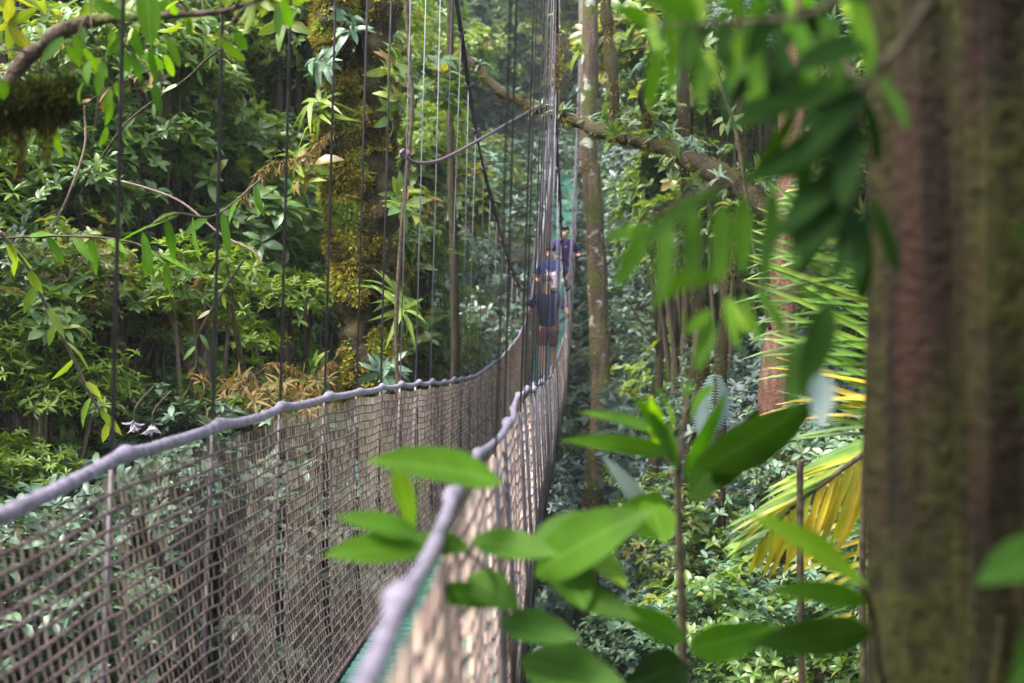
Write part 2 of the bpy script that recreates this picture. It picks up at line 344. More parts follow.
def crown_mesh(name, r, n, per, L, W, mat, shape='broad', flat=0.75, seed=1, lumps=9, droop=(0.1, 0.5)):
    """an uneven crown of leafy sub-lumps with gaps; a second surface of twigs"""
    rg = np.random.default_rng(seed)
    lc = rg.normal(0, 1, (lumps, 3)); lc /= np.linalg.norm(lc, axis=1)[:, None]
    lc *= (r * rg.uniform(0.25, 0.72, lumps))[:, None]; lc[:, 2] *= flat
    lr = r * rg.uniform(0.26, 0.5, lumps)
    k = rg.choice(lumps, n, p=lr ** 2 / (lr ** 2).sum())
    d = rg.normal(0, 1, (n, 3)); d[:, 2] = np.abs(d[:, 2]) * 1.0 - 0.25; d /= np.linalg.norm(d, axis=1)[:, None]
    rad = lr[k] * rg.uniform(0.35, 1.0, n) ** 0.5
    stray = rg.random(n) < 0.12
    rad = np.where(stray, rad * rg.uniform(1.1, 1.5, n), rad)
    C = lc[k] + d * rad[:, None]
    A = d * 0.75 + np.array([0, 0, 0.75]) + rg.normal(0, 0.3, (n, 3))
    keep = np.array([mnoise.noise(Vector(c * (1.9 / r) + seed * 7.7)) > -0.26 for c in C])
    C = C[keep]; A = A[keep]
    lt = rg.beta(2, 2, lumps)
    tb = np.clip(lt[k][keep] * 0.4 + rg.beta(1.1, 1.3, len(C)) * 0.7, 0, 1)
    V, F, T, U = whorls(C, A, per, L, W, droop=droop, shape=shape, tonebase=tb)
    return mesh_np(name, V, F, M[mat], T, U), lc, lr

def moss_strands(P, Nrm, L, W, mat, name, parent, down=0.8, tone=None):
    n = len(P)
    D = Nrm * 0.6 + np.array([0, 0, -down]) + RNG.normal(0, 0.45, (n, 3))
    V, F, T, U = leaves(P, D, RNG.normal(size=(n, 3)), L * RNG.uniform(0.4, 1.3, n), W * RNG.uniform(0.6, 1.3, n), RNG.uniform(0, 0.6, n), 0.1, 'far',
                        RNG.beta(2, 2, n) if tone is None else tone)
    return link(name, mesh_np(name, V, F, M[mat], T, U), parent)

def surf_pts(P, R, n, up=0.0):
    """random points on a tube surface"""
    P = np.asarray(P, float); R = np.broadcast_to(R, (len(P),))
    t = RNG.uniform(0, len(P) - 1.001, n); i = t.astype(int); f = (t - i)[:, None]
    c = P[i] * (1 - f) + P[i + 1] * f; T = P[i + 1] - P[i]; T /= np.linalg.norm(T, axis=1)[:, None] + 1e-9
    r = RNG.normal(size=(n, 3)); r[:, 2] += up
    r -= T * (r * T).sum(1)[:, None]; r /= np.linalg.norm(r, axis=1)[:, None] + 1e-9
    rad = R[i] * (1 - f[:, 0]) + R[i + 1] * f[:, 0]
    return c + r * rad[:, None] * 0.97, r

# ------------------------------------------------------------------ terrain
def sm(a, b, x):
    t = np.clip((x - a) / (b - a), 0, 1); return t * t * (3 - 2 * t)
def ground(x, y):
    x = np.asarray(x, float); y = np.asarray(y, float)
    z = -1.72 + (-6.3) * sm(1.6, 10.5, y)
    z = z + np.maximum(0, y - 14) * 0.40 + np.maximum(0, y - 52) * 0.35
    z = z + np.clip(-x - 3.5, 0, 60) * 0.42 * sm(2, 14, y) + np.clip(x - 5.5, 0, 60) * 0.36 * sm(2, 14, y)
    z = z + np.clip(np.abs(x) - 8, 0, 80) * 0.25 * (1 - sm(2, 14, y)) + np.clip(-y - 6, 0, 80) * 0.12
    z = z + 0.35 * np.sin(x * 0.9 + 1.3) * np.sin(y * 0.7) * sm(2, 8, y) + 0.8 * np.sin(x * 0.21 + 2) * np.sin(y * 0.17 + 1) * sm(8, 25, y)
    return np.minimum(z, 48)
def make_ground():
    def axis(lo, hi, fine0, fine1):
        a = np.concatenate([np.linspace(lo, fine0, 24)[:-1], np.linspace(fine0, fine1, 150), np.linspace(fine1, hi, 24)[1:]])
        return a
    X = axis(-260, 260, -30, 30); Y = axis(-200, 420, -8, 80)
    gx, gy = np.meshgrid(X, Y, indexing='ij')
    gz = ground(gx, gy)
    V = np.stack([gx, gy, gz], -1).reshape(-1, 3)
    ny = len(Y); i = np.arange(len(X) - 1)[:, None] * ny; j = np.arange(ny - 1)[None, :]
    a = i + j
    F = np.stack([a, a + ny, a + ny + 1, a + 1], -1).reshape(-1, 4)
    o = link('ground', mesh_np('ground', V, F, M['soil']))
    tag(o, 'dark leafy soil of the ravine slopes under the hanging bridge', 'ground', kind='structure')
make_ground()

# ------------------------------------------------------------------ bridge curves
KY = [-1.0, 0, 4, 6.6, 9, 13, 16, 20, 23, 25, 29, 37, 45, 48]
KZ = [-0.27, -0.27, -0.285, -0.26, -0.30, -0.38, -0.40, -0.22, 0.06, 0.40, 1.45, 3.67, 6.1, 7.0]
CY = [-1, 0, 5, 10, 15, 20, 25, 29, 37, 45, 48]
CX = [-0.68, -0.64, -0.45, -0.27, -0.06, 0.26, 0.62, 0.85, 1.27, 1.66, 1.8]
fineY = np.linspace(-1, 48, 981)
def smooth_curve(ky, kz, win=31):
    v = np.interp(fineY, ky, kz)
    p = np.concatenate([2 * v[0] - v[1:win][::-1], v, 2 * v[-1] - v[-win:-1][::-1]])
    kern = np.hanning(2 * win - 1); kern /= kern.sum()
    return np.convolve(p, kern, 'same')[win - 1:-(win - 1)]
RZ = smooth_curve(KY, KZ); RX = smooth_curve(CY, CX)
HW = smooth_curve([-1, 10, 15, 20, 25, 45, 48], [0.44, 0.44, 0.425, 0.39, 0.35, 0.36, 0.36])
CAB = smooth_curve([-1, 4, 8, 12.9, 16.5, 21, 23, 26, 29, 37, 45, 48], [8, 5.9, 4.5, 3.1, 1.98, 1.1, 0.85, 1.0, 2.2, 5.6, 10.2, 12.2], 25)
f = lambda arr, y: np.interp(y, fineY, arr)
def rail_pt(side, y):
    near = float(np.interp(y, [-1, 0, 1.7, 2.1, 3.0, 3.8], [0.08, 0.065, 0.035, 0.02, 0.005, 0.0])) if side > 0 else 0.0
    drop = float(np.interp(y, [-1, 2.7, 3.3, 3.9], [-0.09, -0.06, -0.02, 0.0])) if side < 0 else 0.0
    return np.array([f(RX, y) + side * f(HW, y) + near, y, f(RZ, y) + drop])
def deck_z(y): return f(RZ, y) - np.interp(y, [0, 12, 25, 48], [1.27, 1.25, 1.12, 1.12])
def cab_pt(side, y):
    z = f(CAB, y); p = rail_pt(side, y)
    dx = (0.022 if side < 0 else 0.035) * max(0, z - p[2])
    return np.array([p[0] + dx, y, z])

bridge = empty('hanging_bridge', (f(RX, 10), 10, deck_z(10)))
tag(bridge, 'narrow hanging footbridge with rope net sides and violet rope handrails crossing the ravine', 'bridge')
def under(o, parent):       # keep world placement under a moved parent
    o.parent = parent; o.matrix_parent_inverse = parent.matrix_world.inverted() if False else o.matrix_parent_inverse
    par = parent; off = Vector((0, 0, 0))
    while par is not None: off += par.location; par = par.parent
    o.location = o.location - off
    return o

sus_y = [0.46 + k for k in range(47)]
# handrails: thick rope with a lashed lump at every suspender
for side in (-1, 1):
    ys = np.arange(-0.9, 47.4, 0.02)
    P = np.array([rail_pt(side, y) for y in ys])
    R = np.full(len(ys), 0.0165 if side < 0 else 0.0105)
    rg = random.Random(5 if side < 0 else 9)
    for sy in sus_y:
        g = np.exp(-((ys - sy) / 0.055) ** 2)
        amp = rg.uniform(0.008, 0.030) * (1 if side < 0 or sy > 4 else .4)
        P[:, 2] += amp * np.exp(-np.abs(ys - sy) / 0.28)
        P[:, 0] += rg.uniform(-0.010, 0.010) * np.exp(-np.abs(ys - sy) / 0.3)
        R += g * rg.uniform(0.004, 0.010)
    if side > 0: P[:, 0] += 0.02 * np.sin(ys * 1.7) * sm(2, 4, ys) * (1 - sm(16, 20, ys))
    mb = MB(); tw_ = ys[:, None] * 42 * (1 if side < 0 else -1)
    mb.tube(P, R, 15, nz=0.12, nf=16, flute=lambda A_, m_: 1 + .10 * np.abs(np.cos(1.5 * A_[None, :] + tw_)) - .05)
    under(mb.build('handrail', M['rail'], None), bridge)

# side nets
def net(side):
    mb = MB(); rows = 29
    dy = 0.047
    ys = np.arange(-0.5, 47, dy); n = len(ys)
    v = np.linspace(0, 1, rows + 1)                        # 0 = rail, 1 = deck
    top = np.array([rail_pt(side, y) for y in ys]); bz = np.array([deck_z(y) for y in ys])
    H = top[:, 2] - bz
    Y0 = ys[:, None] * np.ones(rows + 1)
    # cells sag between the hangers, belly outwards and wrinkle
    bel = 0.035 * np.sin(np.pi * v)[None, :]
    wr = np.array([[0.009 * mnoise.noise(Vector((y * 1.6, vv * 1.6, side * 5.0))) + 0.002 * mnoise.noise(Vector((y * 9, vv * 5, 3.0))) for vv in v[::3]] for y in ys[::2]])
    wr = np.array([np.interp(np.arange(n), np.arange(0, n, 2), wr[:, c]) for c in range(wr.shape[1])]).T
    wr = np.array([np.interp(v, v[::3], wr[r]) for r in range(n)])
    pinch = np.zeros(n)
    for sy in sus_y: pinch += np.exp(-((ys - sy) / 0.06) ** 2)
    X = top[:, 0][:, None] + side * (bel * (1 - 0.6 * pinch[:, None])) + wr * (np.sin(np.pi * v)[None, :] + 0.25) * 1.6 - side * 0.03 * v[None, :]
    sag = 0.018 * np.sin((ys % 1.0 - 0.46) * np.pi) ** 2
    Z = top[:, 2][:, None] - 0.02 - v[None, :] * (H[:, None] - 0.0) - sag[:, None] * (1 - v)[None, :] * 0.6
    Z += wr * 0.7
    Y = Y0 + 0.03 * np.sin(v * 9 + side)[None, :] * 0.3
    # row cords
    P = np.stack([X, Y, Z], -1)
    st = 1
    for r in range(1, rows + 1):
        mb.tube(P[::st, r], 0.0047 if r < rows else 0.012, 5, cap=False, mat=1)
    # upright cords as small three sided tubes, slanting alternately
    k = (rows)
    A = P[:, :-1].reshape(-1, 3).copy(); B = P[:, 1:].reshape(-1, 3).copy()
    slant = 0.014 * side * (-1)
    B[:, 1] += slant; A[:, 1] -= slant
    par = (np.tile(np.arange(rows) % 2, n) - .5) * dy * .5; A[:, 1] += par; B[:, 1] += par
    A[:, 1] += RNG.normal(0, 0.004, len(A)); B[:, 1] += RNG.normal(0, 0.004, len(B))
    rr = 0.0029 * RNG.uniform(0.75, 1.4, len(A))
    tones = np.repeat(np.array([0.55 + 0.35 * mnoise.noise(Vector((y * 0.8, side * 3, 1.0))) for y in ys]), rows) + RNG.normal(0, 0.22, len(A))
    U = np.array([1.0, 0, 0]); W_ = np.array([0, 1.0, 0])
    rings = []
    for ang in (0.0, 2.094, 4.189):
        rings.append(U * math.cos(ang) + W_ * math.sin(ang))
    Vv = np.stack([A[:, None, :] + np.array(rings)[None] * rr[:, None, None], B[:, None, :] + np.array(rings)[None] * rr[:, None, None]], 1).reshape(-1, 3)
    b = (np.arange(len(A)) * 6)[:, None]
    F = np.concatenate([b + np.array([[0, 1, 4, 3]]), b + np.array([[1, 2, 5, 4]]), b + np.array([[2, 0, 3, 5]])])
    mb.add(Vv, F, None, np.repeat(np.clip(tones, 0, 1), 6), 0)
    o = mb.build('side_net', [M['net'], M['cord']])
    under(o, bridge)
net(-1); net(1)

# main cables, clamps, suspenders
for side in (-1, 1):
    ys = np.arange(-1, 47.6, 0.2)
    P = np.array([cab_pt(side, y) for y in ys])
    mb = MB()
    tw = ys * 0.9
    mb.tube(P + np.stack([np.cos(tw), 0 * tw, np.sin(tw)], -1) * 0.012, 0.0125, 8)
    mb.tube(P - np.stack([np.cos(tw), 0 * tw, np.sin(tw)], -1) * 0.012, 0.0125, 8)
    o = mb.build('main_cable', M['cable']); under(o, bridge)
def unit_clamp():
    mb = MB()
    mb.tube([[-0.045, 0, 0.0], [0.045, 0, 0.0]], 0.016, 8); mb.box((0, 0, -0.02), (0.06, 0.035, 0.05)); mb.tube([[-0.03, 0, 0.03], [0.03, 0, 0.03]], 0.010, 6)
    return mb.mesh('cable_clamp', M['dark'])
clamp_me = unit_clamp()
for side in (-1, 1):
    for k, sy in enumerate(sus_y):
        if side > 0 and sy < 3: continue
        t = cab_pt(side, sy); b = rail_pt(side, sy)
        dz = deck_z(sy)
        pale = (side < 0 and sy > 9 and k % 4 != 0) or (side > 0 and sy > 14 and k % 3 != 0)
        if t[2] - b[2] < 0.05: t[2] = b[2] + 0.05
        mb = MB()
        jit = RNG.normal(0, 0.006, 2)
        top = np.array([t[0], sy, t[2]]); mid = np.array([b[0] + side * 0.02 + jit[0], sy + jit[1], b[2]]); low = np.array([b[0] + side * 0.01, sy, dz - 0.05])
        mb.tube([top, (top + mid) / 2 + [jit[0], jit[1], 0], mid], (0.0055 if side < 0 else 0.0032) if sy < 9 else 0.0042, 6)
        mb.tube([mid, (mid + low) / 2 + [side * 0.035, 0, 0], low], 0.0075, 6)
        o = mb.build('suspender', M['steel'] if pale else M['dark']); under(o, bridge)
        if 2 < sy < 34:
            o = link('cable_clamp', clamp_me, None, top); under(o, bridge)
# deck
mb = MB(); y = -0.6
while y < 47:
    w = f(HW, y) * 2 - 0.16; s = (deck_z(y + .1) - deck_z(y - .1)) / .2
    c = np.array([f(RX, y), y, deck_z(y)])
    hx, hy, hz = w / 2, 0.066, 0.018
    v = []
    for a in (-1, 1):
        for b_ in (-1, 1):
            for d in (-1, 1): v.append(c + [a * hx, b_ * hy, d * hz + s * b_ * hy])
    mb.add(v, [[0, 1, 3, 2], [4, 6, 7, 5], [0, 4, 5, 1], [2, 3, 7, 6], [0, 2, 6, 4], [1, 5, 7, 3]])
    y += 0.145
for xo in (-0.22, 0.22):
    P = np.array([[f(RX, y) + xo, y, deck_z(y) - 0.045] for y in np.arange(-0.6, 47, 0.5)]); mb.tube(P, 0.02, 6)
under(mb.build('deck', M['teal'], None, False), bridge)
# spreader cord between the two cables
mb = MB(); a = px(468, 161, 15.6); b_ = px(556, 163, 20.5); mb.tube([a, (a + b_) / 2, b_], 0.008, 6)
under(mb.build('spreader_cord', M['dark']), bridge)
# anchor towers
for yy in (-1.1, 47.3):
    mb = MB(); z0 = float(ground(f(RX, min(max(yy, -1), 48)), yy)) - 0.3; zt = f(CAB, max(yy, -1)) + 0.3
    for side in (-1, 1):
        c = cab_pt(side, max(-1, yy)); mb.tube([[c[0] + side * .05, yy - .0, z0], [c[0] + side * .02, yy, zt]], [0.13, 0.10], 12, nz=.12)
    c0 = cab_pt(-1, max(-1, yy)); c1 = cab_pt(1, max(-1, yy))
    mb.tube([[c0[0] - .3, yy, zt - .4], [c1[0] + .3, yy, zt - .4]], 0.08, 10, nz=.1)
    under(mb.build('anchor_tower', M['wood']), bridge)
pl = MB()
for k in range(14): pl.box((-0.35 + 0.02 * math.sin(k * 3), -0.78 - k * 0.155, -1.58), (2.3, 0.14, 0.05))
for k in (-1.2, .5): pl.box((k, -1.8, -1.66), (0.1, 2.2, 0.1))
tag(pl.build('landing_platform', M['wood'], None, False), 'wooden plank landing at the near end of the bridge', 'platform')
pl = MB()
for k in range(14): pl.box((1.8, 47.3 + k * 0.155, deck_z(47.2) + .02), (1.8, 0.14, 0.05))
pl.box((1.8, 48.4, deck_z(47.2) - .6), (1.6, 2.0, 1.15))
tag(pl.build('landing_platform', M['wood'], None, False), 'plank landing at the far high end of the bridge', 'platform')

# slack line hanging between two suspenders
P = spline([px(404, 150, 9.46), px(407, 158, 9.5), px(418, 163, 9.8), px(440, 160, 10.5), px(470, 145, 11.6), (px(512, 121, 12.8)), px(545, 103, 13.46)], 40)
mb = MB(); mb.tube(P, 0.013, 8); mb.tube(spline([px(404, 150, 9.46) , px(401, 153, 9.44), px(404, 158, 9.46), px(409, 152, 9.5)], 10), 0.014, 6)
tag(mb.build('slack_line', M['hose']), 'dark purple slack line drooping between two hangers of the bridge', 'line')
# ragged rusty tuft caught on the right cable
c = px(557, 62, 13.2)
n = 260; Pp = c + RNG.normal(0, 1, (n, 3)) * [0.045, 0.045, 0.16]
V, F, T, U = leaves(Pp, RNG.normal(size=(n, 3)) + [0, 0, -1.2], RNG.normal(size=(n, 3)), 0.09, 0.012, 0.3, 0.1, 'lance', RNG.uniform(.2, .8, n))
tag(link('dead_fern', mesh_np('dead_fern', V, F, M['rust'], T, U)), 'rusty withered fern tuft snagged high on the right bridge cable', 'dead fern')

# ------------------------------------------------------------------ forest
CROWNS = {}
def crown(kind, variant):
    key = (kind, variant)
    if key in CROWNS: return CROWNS[key]
    sd = hash((len(kind), variant, sum(map(ord, kind)))) % 9973
    S = {
        # kind: r, n, per, L, W, mat, shape, flat, lumps
        'near_lime':  (1.2, 460, 8, 0.16, 0.04, 'lime', 'lance', .8, 8),
        'near_green': (1.3, 760, 7, 0.12, 0.045, 'green', 'broad', .8, 9),
        'near_blue':  (1.3, 900, 7, 0.105, 0.042, 'blue', 'broad', .8, 9),
        'near_dark':  (1.3, 900, 7, 0.12, 0.046, 'low', 'broad', .8, 9),
        'near_big':  (1.2, 230, 6, 0.24, 0.095, 'green', 'broad', .8, 9),
        'mid_big':  (1.9, 420, 6, 0.34, 0.14, 'green', 'broad', .8, 10),
        'mid_green':  (2.0, 1700, 7, 0.135, 0.052, 'green', 'broad', .8, 11),
        'mid_blue':   (2.0, 1900, 7, 0.12, 0.048, 'blue', 'broad', .8, 11),
        'mid_lime':   (2.0, 1300, 7, 0.16, 0.045, 'lime', 'lance', .8, 11),
        'mid_grey':   (2.0, 1300, 7, 0.14, 0.05, 'grey', 'lance', .8, 11),
        'mid_long':   (1.8, 420, 7, 0.34, 0.07, 'green', 'lance', .8, 9),
        'back_green': (3.2, 1500, 9, 0.20, 0.08, 'green', 'oval', .85, 14),
        'back_blue':  (3.2, 1700, 9, 0.19, 0.075, 'blue', 'oval', .85, 14),
        'back_grey':  (3.2, 1700, 9, 0.19, 0.075, 'grey', 'oval', .85, 14),
        'back_lime':  (3.2, 900, 9, 0.25, 0.08, 'lime', 'oval', .85, 14),
        'far_green':  (5.0, 1500, 9, 0.32, 0.14, 'green', 'oval', .9, 18),
        'far_blue':   (5.0, 1500, 9, 0.32, 0.14, 'blue', 'oval', .9, 18),
        'far_grey':   (5.0, 1500, 9, 0.32, 0.14, 'grey', 'oval', .9, 18),
    }[kind]
    r, n, per, L, W, mat, shape, flat, lumps = S
    me, lc, lr = crown_mesh('crown', r, n, per, L, W, mat, shape, flat, sd, lumps)
    CROWNS[key] = (me, lc, r)
    return CROWNS[key]

COLW = {'big': 'large-leaved', 'dark': 'dark green', 'green': 'mid green', 'blue': 'blue-green', 'grey': 'grey-green', 'lime': 'yellow-green', 'long': 'long-leaved'}
PLANTS = []
def plant(kind, x, y, Y, sc=1.0, variant=None, name=None):
    """tree or shrub whose crown centre is seen at (x,y) at distance Y; stem and limbs reach the ground"""
    if variant is None: variant = random.randrange(3)
    me, lc, r = crown(kind, variant)
    c = px(x, y, Y)
    if 0 < Y < 48:
        xb = f(RX, Y); need = r * sc * 1.08 + .55
        if abs(c[0] - xb) < need and c[2] + r * sc > deck_z(Y) - .25: c[0] = xb + (need if c[0] > xb else -need)
    gz = float(ground(c[0], c[1]))
    if c[2] < gz + r * 0.35: c[2] = gz + r * 0.35
    bx, by = c[0] + random.uniform(-.4, .4), c[1] + random.uniform(-.2, .4)
    gz = float(ground(bx, by))
    h = c[2] - gz
    root = empty(name or ('understory_tree' if h > r * 0.9 else 'shrub'), (bx, by, gz))
    a = random.uniform(0, 6.28)
    cr = link('crown' if h > r * .9 else 'foliage', me, root, (c[0] - bx, c[1] - by, c[2] - gz))
    cr.rotation_euler = (0, 0, a); cr.scale = (sc, sc, sc)
    mb = MB(); tr = 0.025 + 0.009 * h * random.uniform(.6, 1.2)
    top = np.array([c[0] - bx, c[1] - by, h])
    midp = top * 0.5 + [random.uniform(-.2, .2), random.uniform(-.2, .2), 0]
    tp = spline([[0, 0, -0.4], midp * [.6, .6, .6], midp, top], 12)
    mb.tube(tp, np.linspace(tr * 1.2, tr * .5, 12), 7, nz=.15, nf=1.5)
    ca, sa = math.cos(a), math.sin(a)
    for q in lc:
        q = q * sc; q = np.array([q[0] * ca - q[1] * sa, q[0] * sa + q[1] * ca, q[2]])
        s = tp[random.randrange(7, 11)]
        mb.tube(spline([s, (s + top + q) / 2 + RNG.normal(0, .12 * r * .3, 3), top + q], 6), np.linspace(tr * .5, .012, 6), 5)
    if h > r * sc * 1.5:
        c2 = link('lower_crown', me, root, (top[0], top[1] + .3, h - r * sc * 1.25)); c2.rotation_euler = (0, 0, a + 2.1); c2.scale = (sc * .85, sc * .85, sc * .85)
    mb.build('trunk' if h > r * .9 else 'stem', M['mossbark'] if random.random() < .5 else M['bark'], root)
    PLANTS.append((root, kind, x, y, Y, c, r * sc))
    return root

def off_bridge(x, y, Y, r):
    c = px(x, y, Y)
    if Y > 49: return True
    return abs(c[0] - f(RX, min(max(Y, 0), 47))) > r * 0.85 + 0.5 or c[2] + r * .9 < deck_z(min(Y, 47)) - .2

def lattice(Y0, Y1, xs, ys, kindf, sc=(0.85, 1.15), jx=18, jy=16):
    for yy in ys:
        for xx in xs:
            x = xx + random.uniform(-jx, jx); y = yy + random.uniform(-jy, jy); Y = random.uniform(Y0, Y1)
            kind = kindf(x, y)
            if kind is None: continue
            s = random.uniform(*sc)
            r = {'near': 1.3, 'mid_': 2.0, 'back': 3.2, 'far_': 5.0}[kind[:4]] * s
            if not off_bridge(x, y, Y, r): continue
            plant(kind, x, y, Y, s)

def kf_near(x, y):
    if 250 < x < 440 and y > 330: return random.choice(['near_lime', 'near_green'])
    return random.choice(['near_green', 'near_lime', 'near_blue'])
def kf_mid(x, y):
    if x < 200 and y > 200: return random.choice(['mid_blue', 'mid_blue', 'mid_green'])
    if x < 500 and y < 120: return random.choice(['mid_green', 'mid_lime', 'mid_green'])
    return random.choice(['mid_green', 'mid_blue', 'mid_long', 'mid_green'])
def kf_back(x, y):
    if 540 < x < 720 and y > 140: return random.choice(['back_grey', 'back_blue', 'back_grey'])
    if x >= 540 and y <= 140: return random.choice(['back_green', 'back_lime'])
    return random.choice(['back_green', 'back_blue', 'back_green', 'back_lime'])
def kf_far(x, y):
    if x > 520: return random.choice(['far_grey', 'far_blue', 'far_green'])
    return random.choice(['far_green', 'far_blue'])
# left bank, close: lime ferny tops just behind the left net
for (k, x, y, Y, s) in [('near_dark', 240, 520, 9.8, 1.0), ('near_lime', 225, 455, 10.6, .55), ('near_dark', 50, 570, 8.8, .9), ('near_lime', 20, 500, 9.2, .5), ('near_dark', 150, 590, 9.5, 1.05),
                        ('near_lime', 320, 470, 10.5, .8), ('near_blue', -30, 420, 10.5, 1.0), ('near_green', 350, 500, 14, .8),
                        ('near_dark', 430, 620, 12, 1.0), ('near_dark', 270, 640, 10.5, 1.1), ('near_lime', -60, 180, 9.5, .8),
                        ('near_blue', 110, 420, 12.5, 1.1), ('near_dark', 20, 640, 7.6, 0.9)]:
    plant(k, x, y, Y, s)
lattice(15, 18, [0, 140, 285, 430], [20, 170, 320, 470], kf_mid)
lattice(24, 28, [-20, 150, 310, 450], [-10, 150, 310, 450], kf_back)
lattice(38, 46, [20, 180, 330, 450], [-20, 110, 240], kf_far)
lattice(51, 60, [-20, 160, 340, 480, 590, 720, 860, 1000], [-60, 80, 210, 330], kf_far)
for (k, x, y, Y, s) in [('near_big', 60, 150, 11.2, .75), ('near_big', 250, 215, 12.2, .8), ('near_big', 165, 25, 12, .7), ('near_big', 300, 40, 13.5, .8), ('mid_big', 430, 110, 18, .8), ('mid_big', 455, 210, 24, .9), ('near_big', 15, 330, 9.8, .6), ('mid_big', 640, 40, 20, .8), ('mid_big', 720, 90, 18, .7), ('near_lime', 205, 300, 10.6, .55), ('near_lime', 285, 320, 11.6, .5), ('near_green', 120, 290, 10.4, .6), ('near_lime', 40, 380, 9.6, .5), ('near_green', 100, 190, 11.5, 1), ('near_green', 215, 120, 12.5, 1.1), ('near_green', 180, 330, 12, .9), ('near_blue', 30, 300, 11, .8), ('near_lime', 290, 250, 13.5, .9), ('near_green', 270, 40, 13.5, 1), ('near_green', 300, 330, 13.5, .8), ('near_green', 20, 60, 11, .9), ('near_blue', 140, 60, 13.5, 1), ('mid_lime', 170, 20, 15, .8), ('mid_lime', 60, -40, 13, .7), ('mid_lime', 285, 75, 17.5, .75), ('mid_blue', 60, 300, 12.5, .8), ('mid_blue', 190, 260, 14.5, .8), ('mid_grey', 765, 70, 18.5, .8), ('mid_green', 655, 110, 22, .8), ('mid_grey', 610, 60, 24, .7), ('mid_blue', 452, 280, 30, .8), ('mid_blue', 478, 190, 36, .8), ('mid_green', 425, 345, 27, .8), ('mid_lime', 440, 150, 24, .7), ('mid_green', 500, 230, 44, .9), ('mid_grey', 655, 300, 30, .9),
                        ('mid_grey', 640, 215, 36, .9), ('mid_blue', 660, 420, 26, .9), ('mid_grey', 620, 520, 24, .9), ('mid_green', 470, 60, 30, .9), ('mid_grey', 625, 130, 42, .9), ('mid_green', 655, 60, 32, 1)]:
    plant(k, x, y, Y, s)
# right bank
for (k, x, y, Y, s) in [('mid_green', 705, 50, 21, 1.0), ('mid_lime', 820, 100, 20, 1.0), ('mid_long', 850, 10, 18, .9), ('mid_grey', 830, 380, 15, 1.0),
                        ('mid_grey', 660, 560, 17, .9), ('mid_green', 760, 600, 13, .8), ('mid_blue', 860, 520, 12.5, .8), ('near_blue', 700, 680, 10.5, .9),
                        ('near_green', 820, 650, 9.5, .9), ('mid_green', 960, 300, 14, 1.0), ('mid_grey', 600, 640, 19, .9), ('mid_blue', 760, 230, 19, .9),
                        ('mid_green', 640, -20, 22, .9), ('near_blue', 930, 600, 8, .8), ('mid_green', 1000, 100, 14, 1.0), ('mid_lime', 1010, 480, 12, .9)]:
    plant(k, x, y, Y, s)
lattice(25, 31, [650, 760, 880, 1000], [-20, 130, 270, 400, 500], kf_back)
lattice(36, 44, [610, 720, 850, 980], [40, 180, 300, 400], kf_far)

# unseen trees added round and behind the viewpoint to shade the foreground
for (bx_, by_, hz, rr_, kind) in [(-3.2, -3.5, 3.6, 1, 'back_green'), (2.6, -3.6, 3.4, 1, 'back_green'), (5.4, 1.0, 3.0, 1, 'back_green'), (0.2, -7.5, 3.5, 1, 'back_green'), (6.0, -4.5, 3.2, 1, 'back_blue'), (-6.5, -1.0, 3.4, 1, 'back_blue')]:
    me, lc, r = crown(kind, 1); gz = float(ground(bx_, by_)); rt = empty('shade_tree', (bx_, by_, gz)); cr = link('crown', me, rt, (0, 0, hz - gz)); cr.rotation_euler = (0, 0, bx_)
    mb = MB(); mb.tube(spline([[0, 0, -.3], [.1, 0, 2], [0, .1, hz - gz + 1]], 16), np.linspace(.2, .1, 16), 10, nz=.2); mb.build('trunk', M['bark'], rt)
    tag(rt, 'leafy tree added outside the frame to shade the near bank and landing', 'tree', 'trees of the near bank')

# understory carpet: a mass nobody could count
def carpet():
    n = 46000
    Y = 6 + 62 * RNG.random(n) ** 0.8; X = (RNG.random(n) * 2 - 1) * (5 + Y * 0.5)
    ok = (np.abs(X) > 0) ; X = X[ok]; Y = Y[ok]
    Z = ground(X, Y) + RNG.random(len(X)) ** 2 * 1.1
    C = np.stack([X, Y, Z], -1); A = np.stack([RNG.normal(0, .4, len(X)), RNG.normal(0, .4, len(X)) - .2, np.ones(len(X))], -1)
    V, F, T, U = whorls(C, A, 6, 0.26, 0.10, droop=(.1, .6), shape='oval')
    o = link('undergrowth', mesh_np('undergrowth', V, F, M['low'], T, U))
    tag(o, 'low leafy undergrowth covering the ravine slopes', 'undergrowth', kind='stuff')
carpet()
# far forested slope reading as one mass
def farwood():
    n = 42000
    Y = RNG.uniform(60, 110, n); X = (RNG.random(n) * 2 - 1) * (Y * 0.52)
    gz = ground(X, Y)
    hump = np.array([mnoise.noise(Vector((x * .16, y * .16, 0))) for x, y in zip(X, Y)])
    Z = gz + (0.4 + 0.6 * RNG.random(n)) * (9 + 7 * hump)
    A = RNG.normal(0, .5, (n, 3)) + [0, -.5, .8]
    V, F, T, U = whorls(np.stack([X, Y, Z], -1), A, 6, 0.85, 0.42, shape='far')
    o = link('far_wood', mesh_np('far_wood', V, F, M['green'], T, U))
    tag(o, 'dense forest canopy covering the far hillside', 'forest', kind='stuff')
farwood()

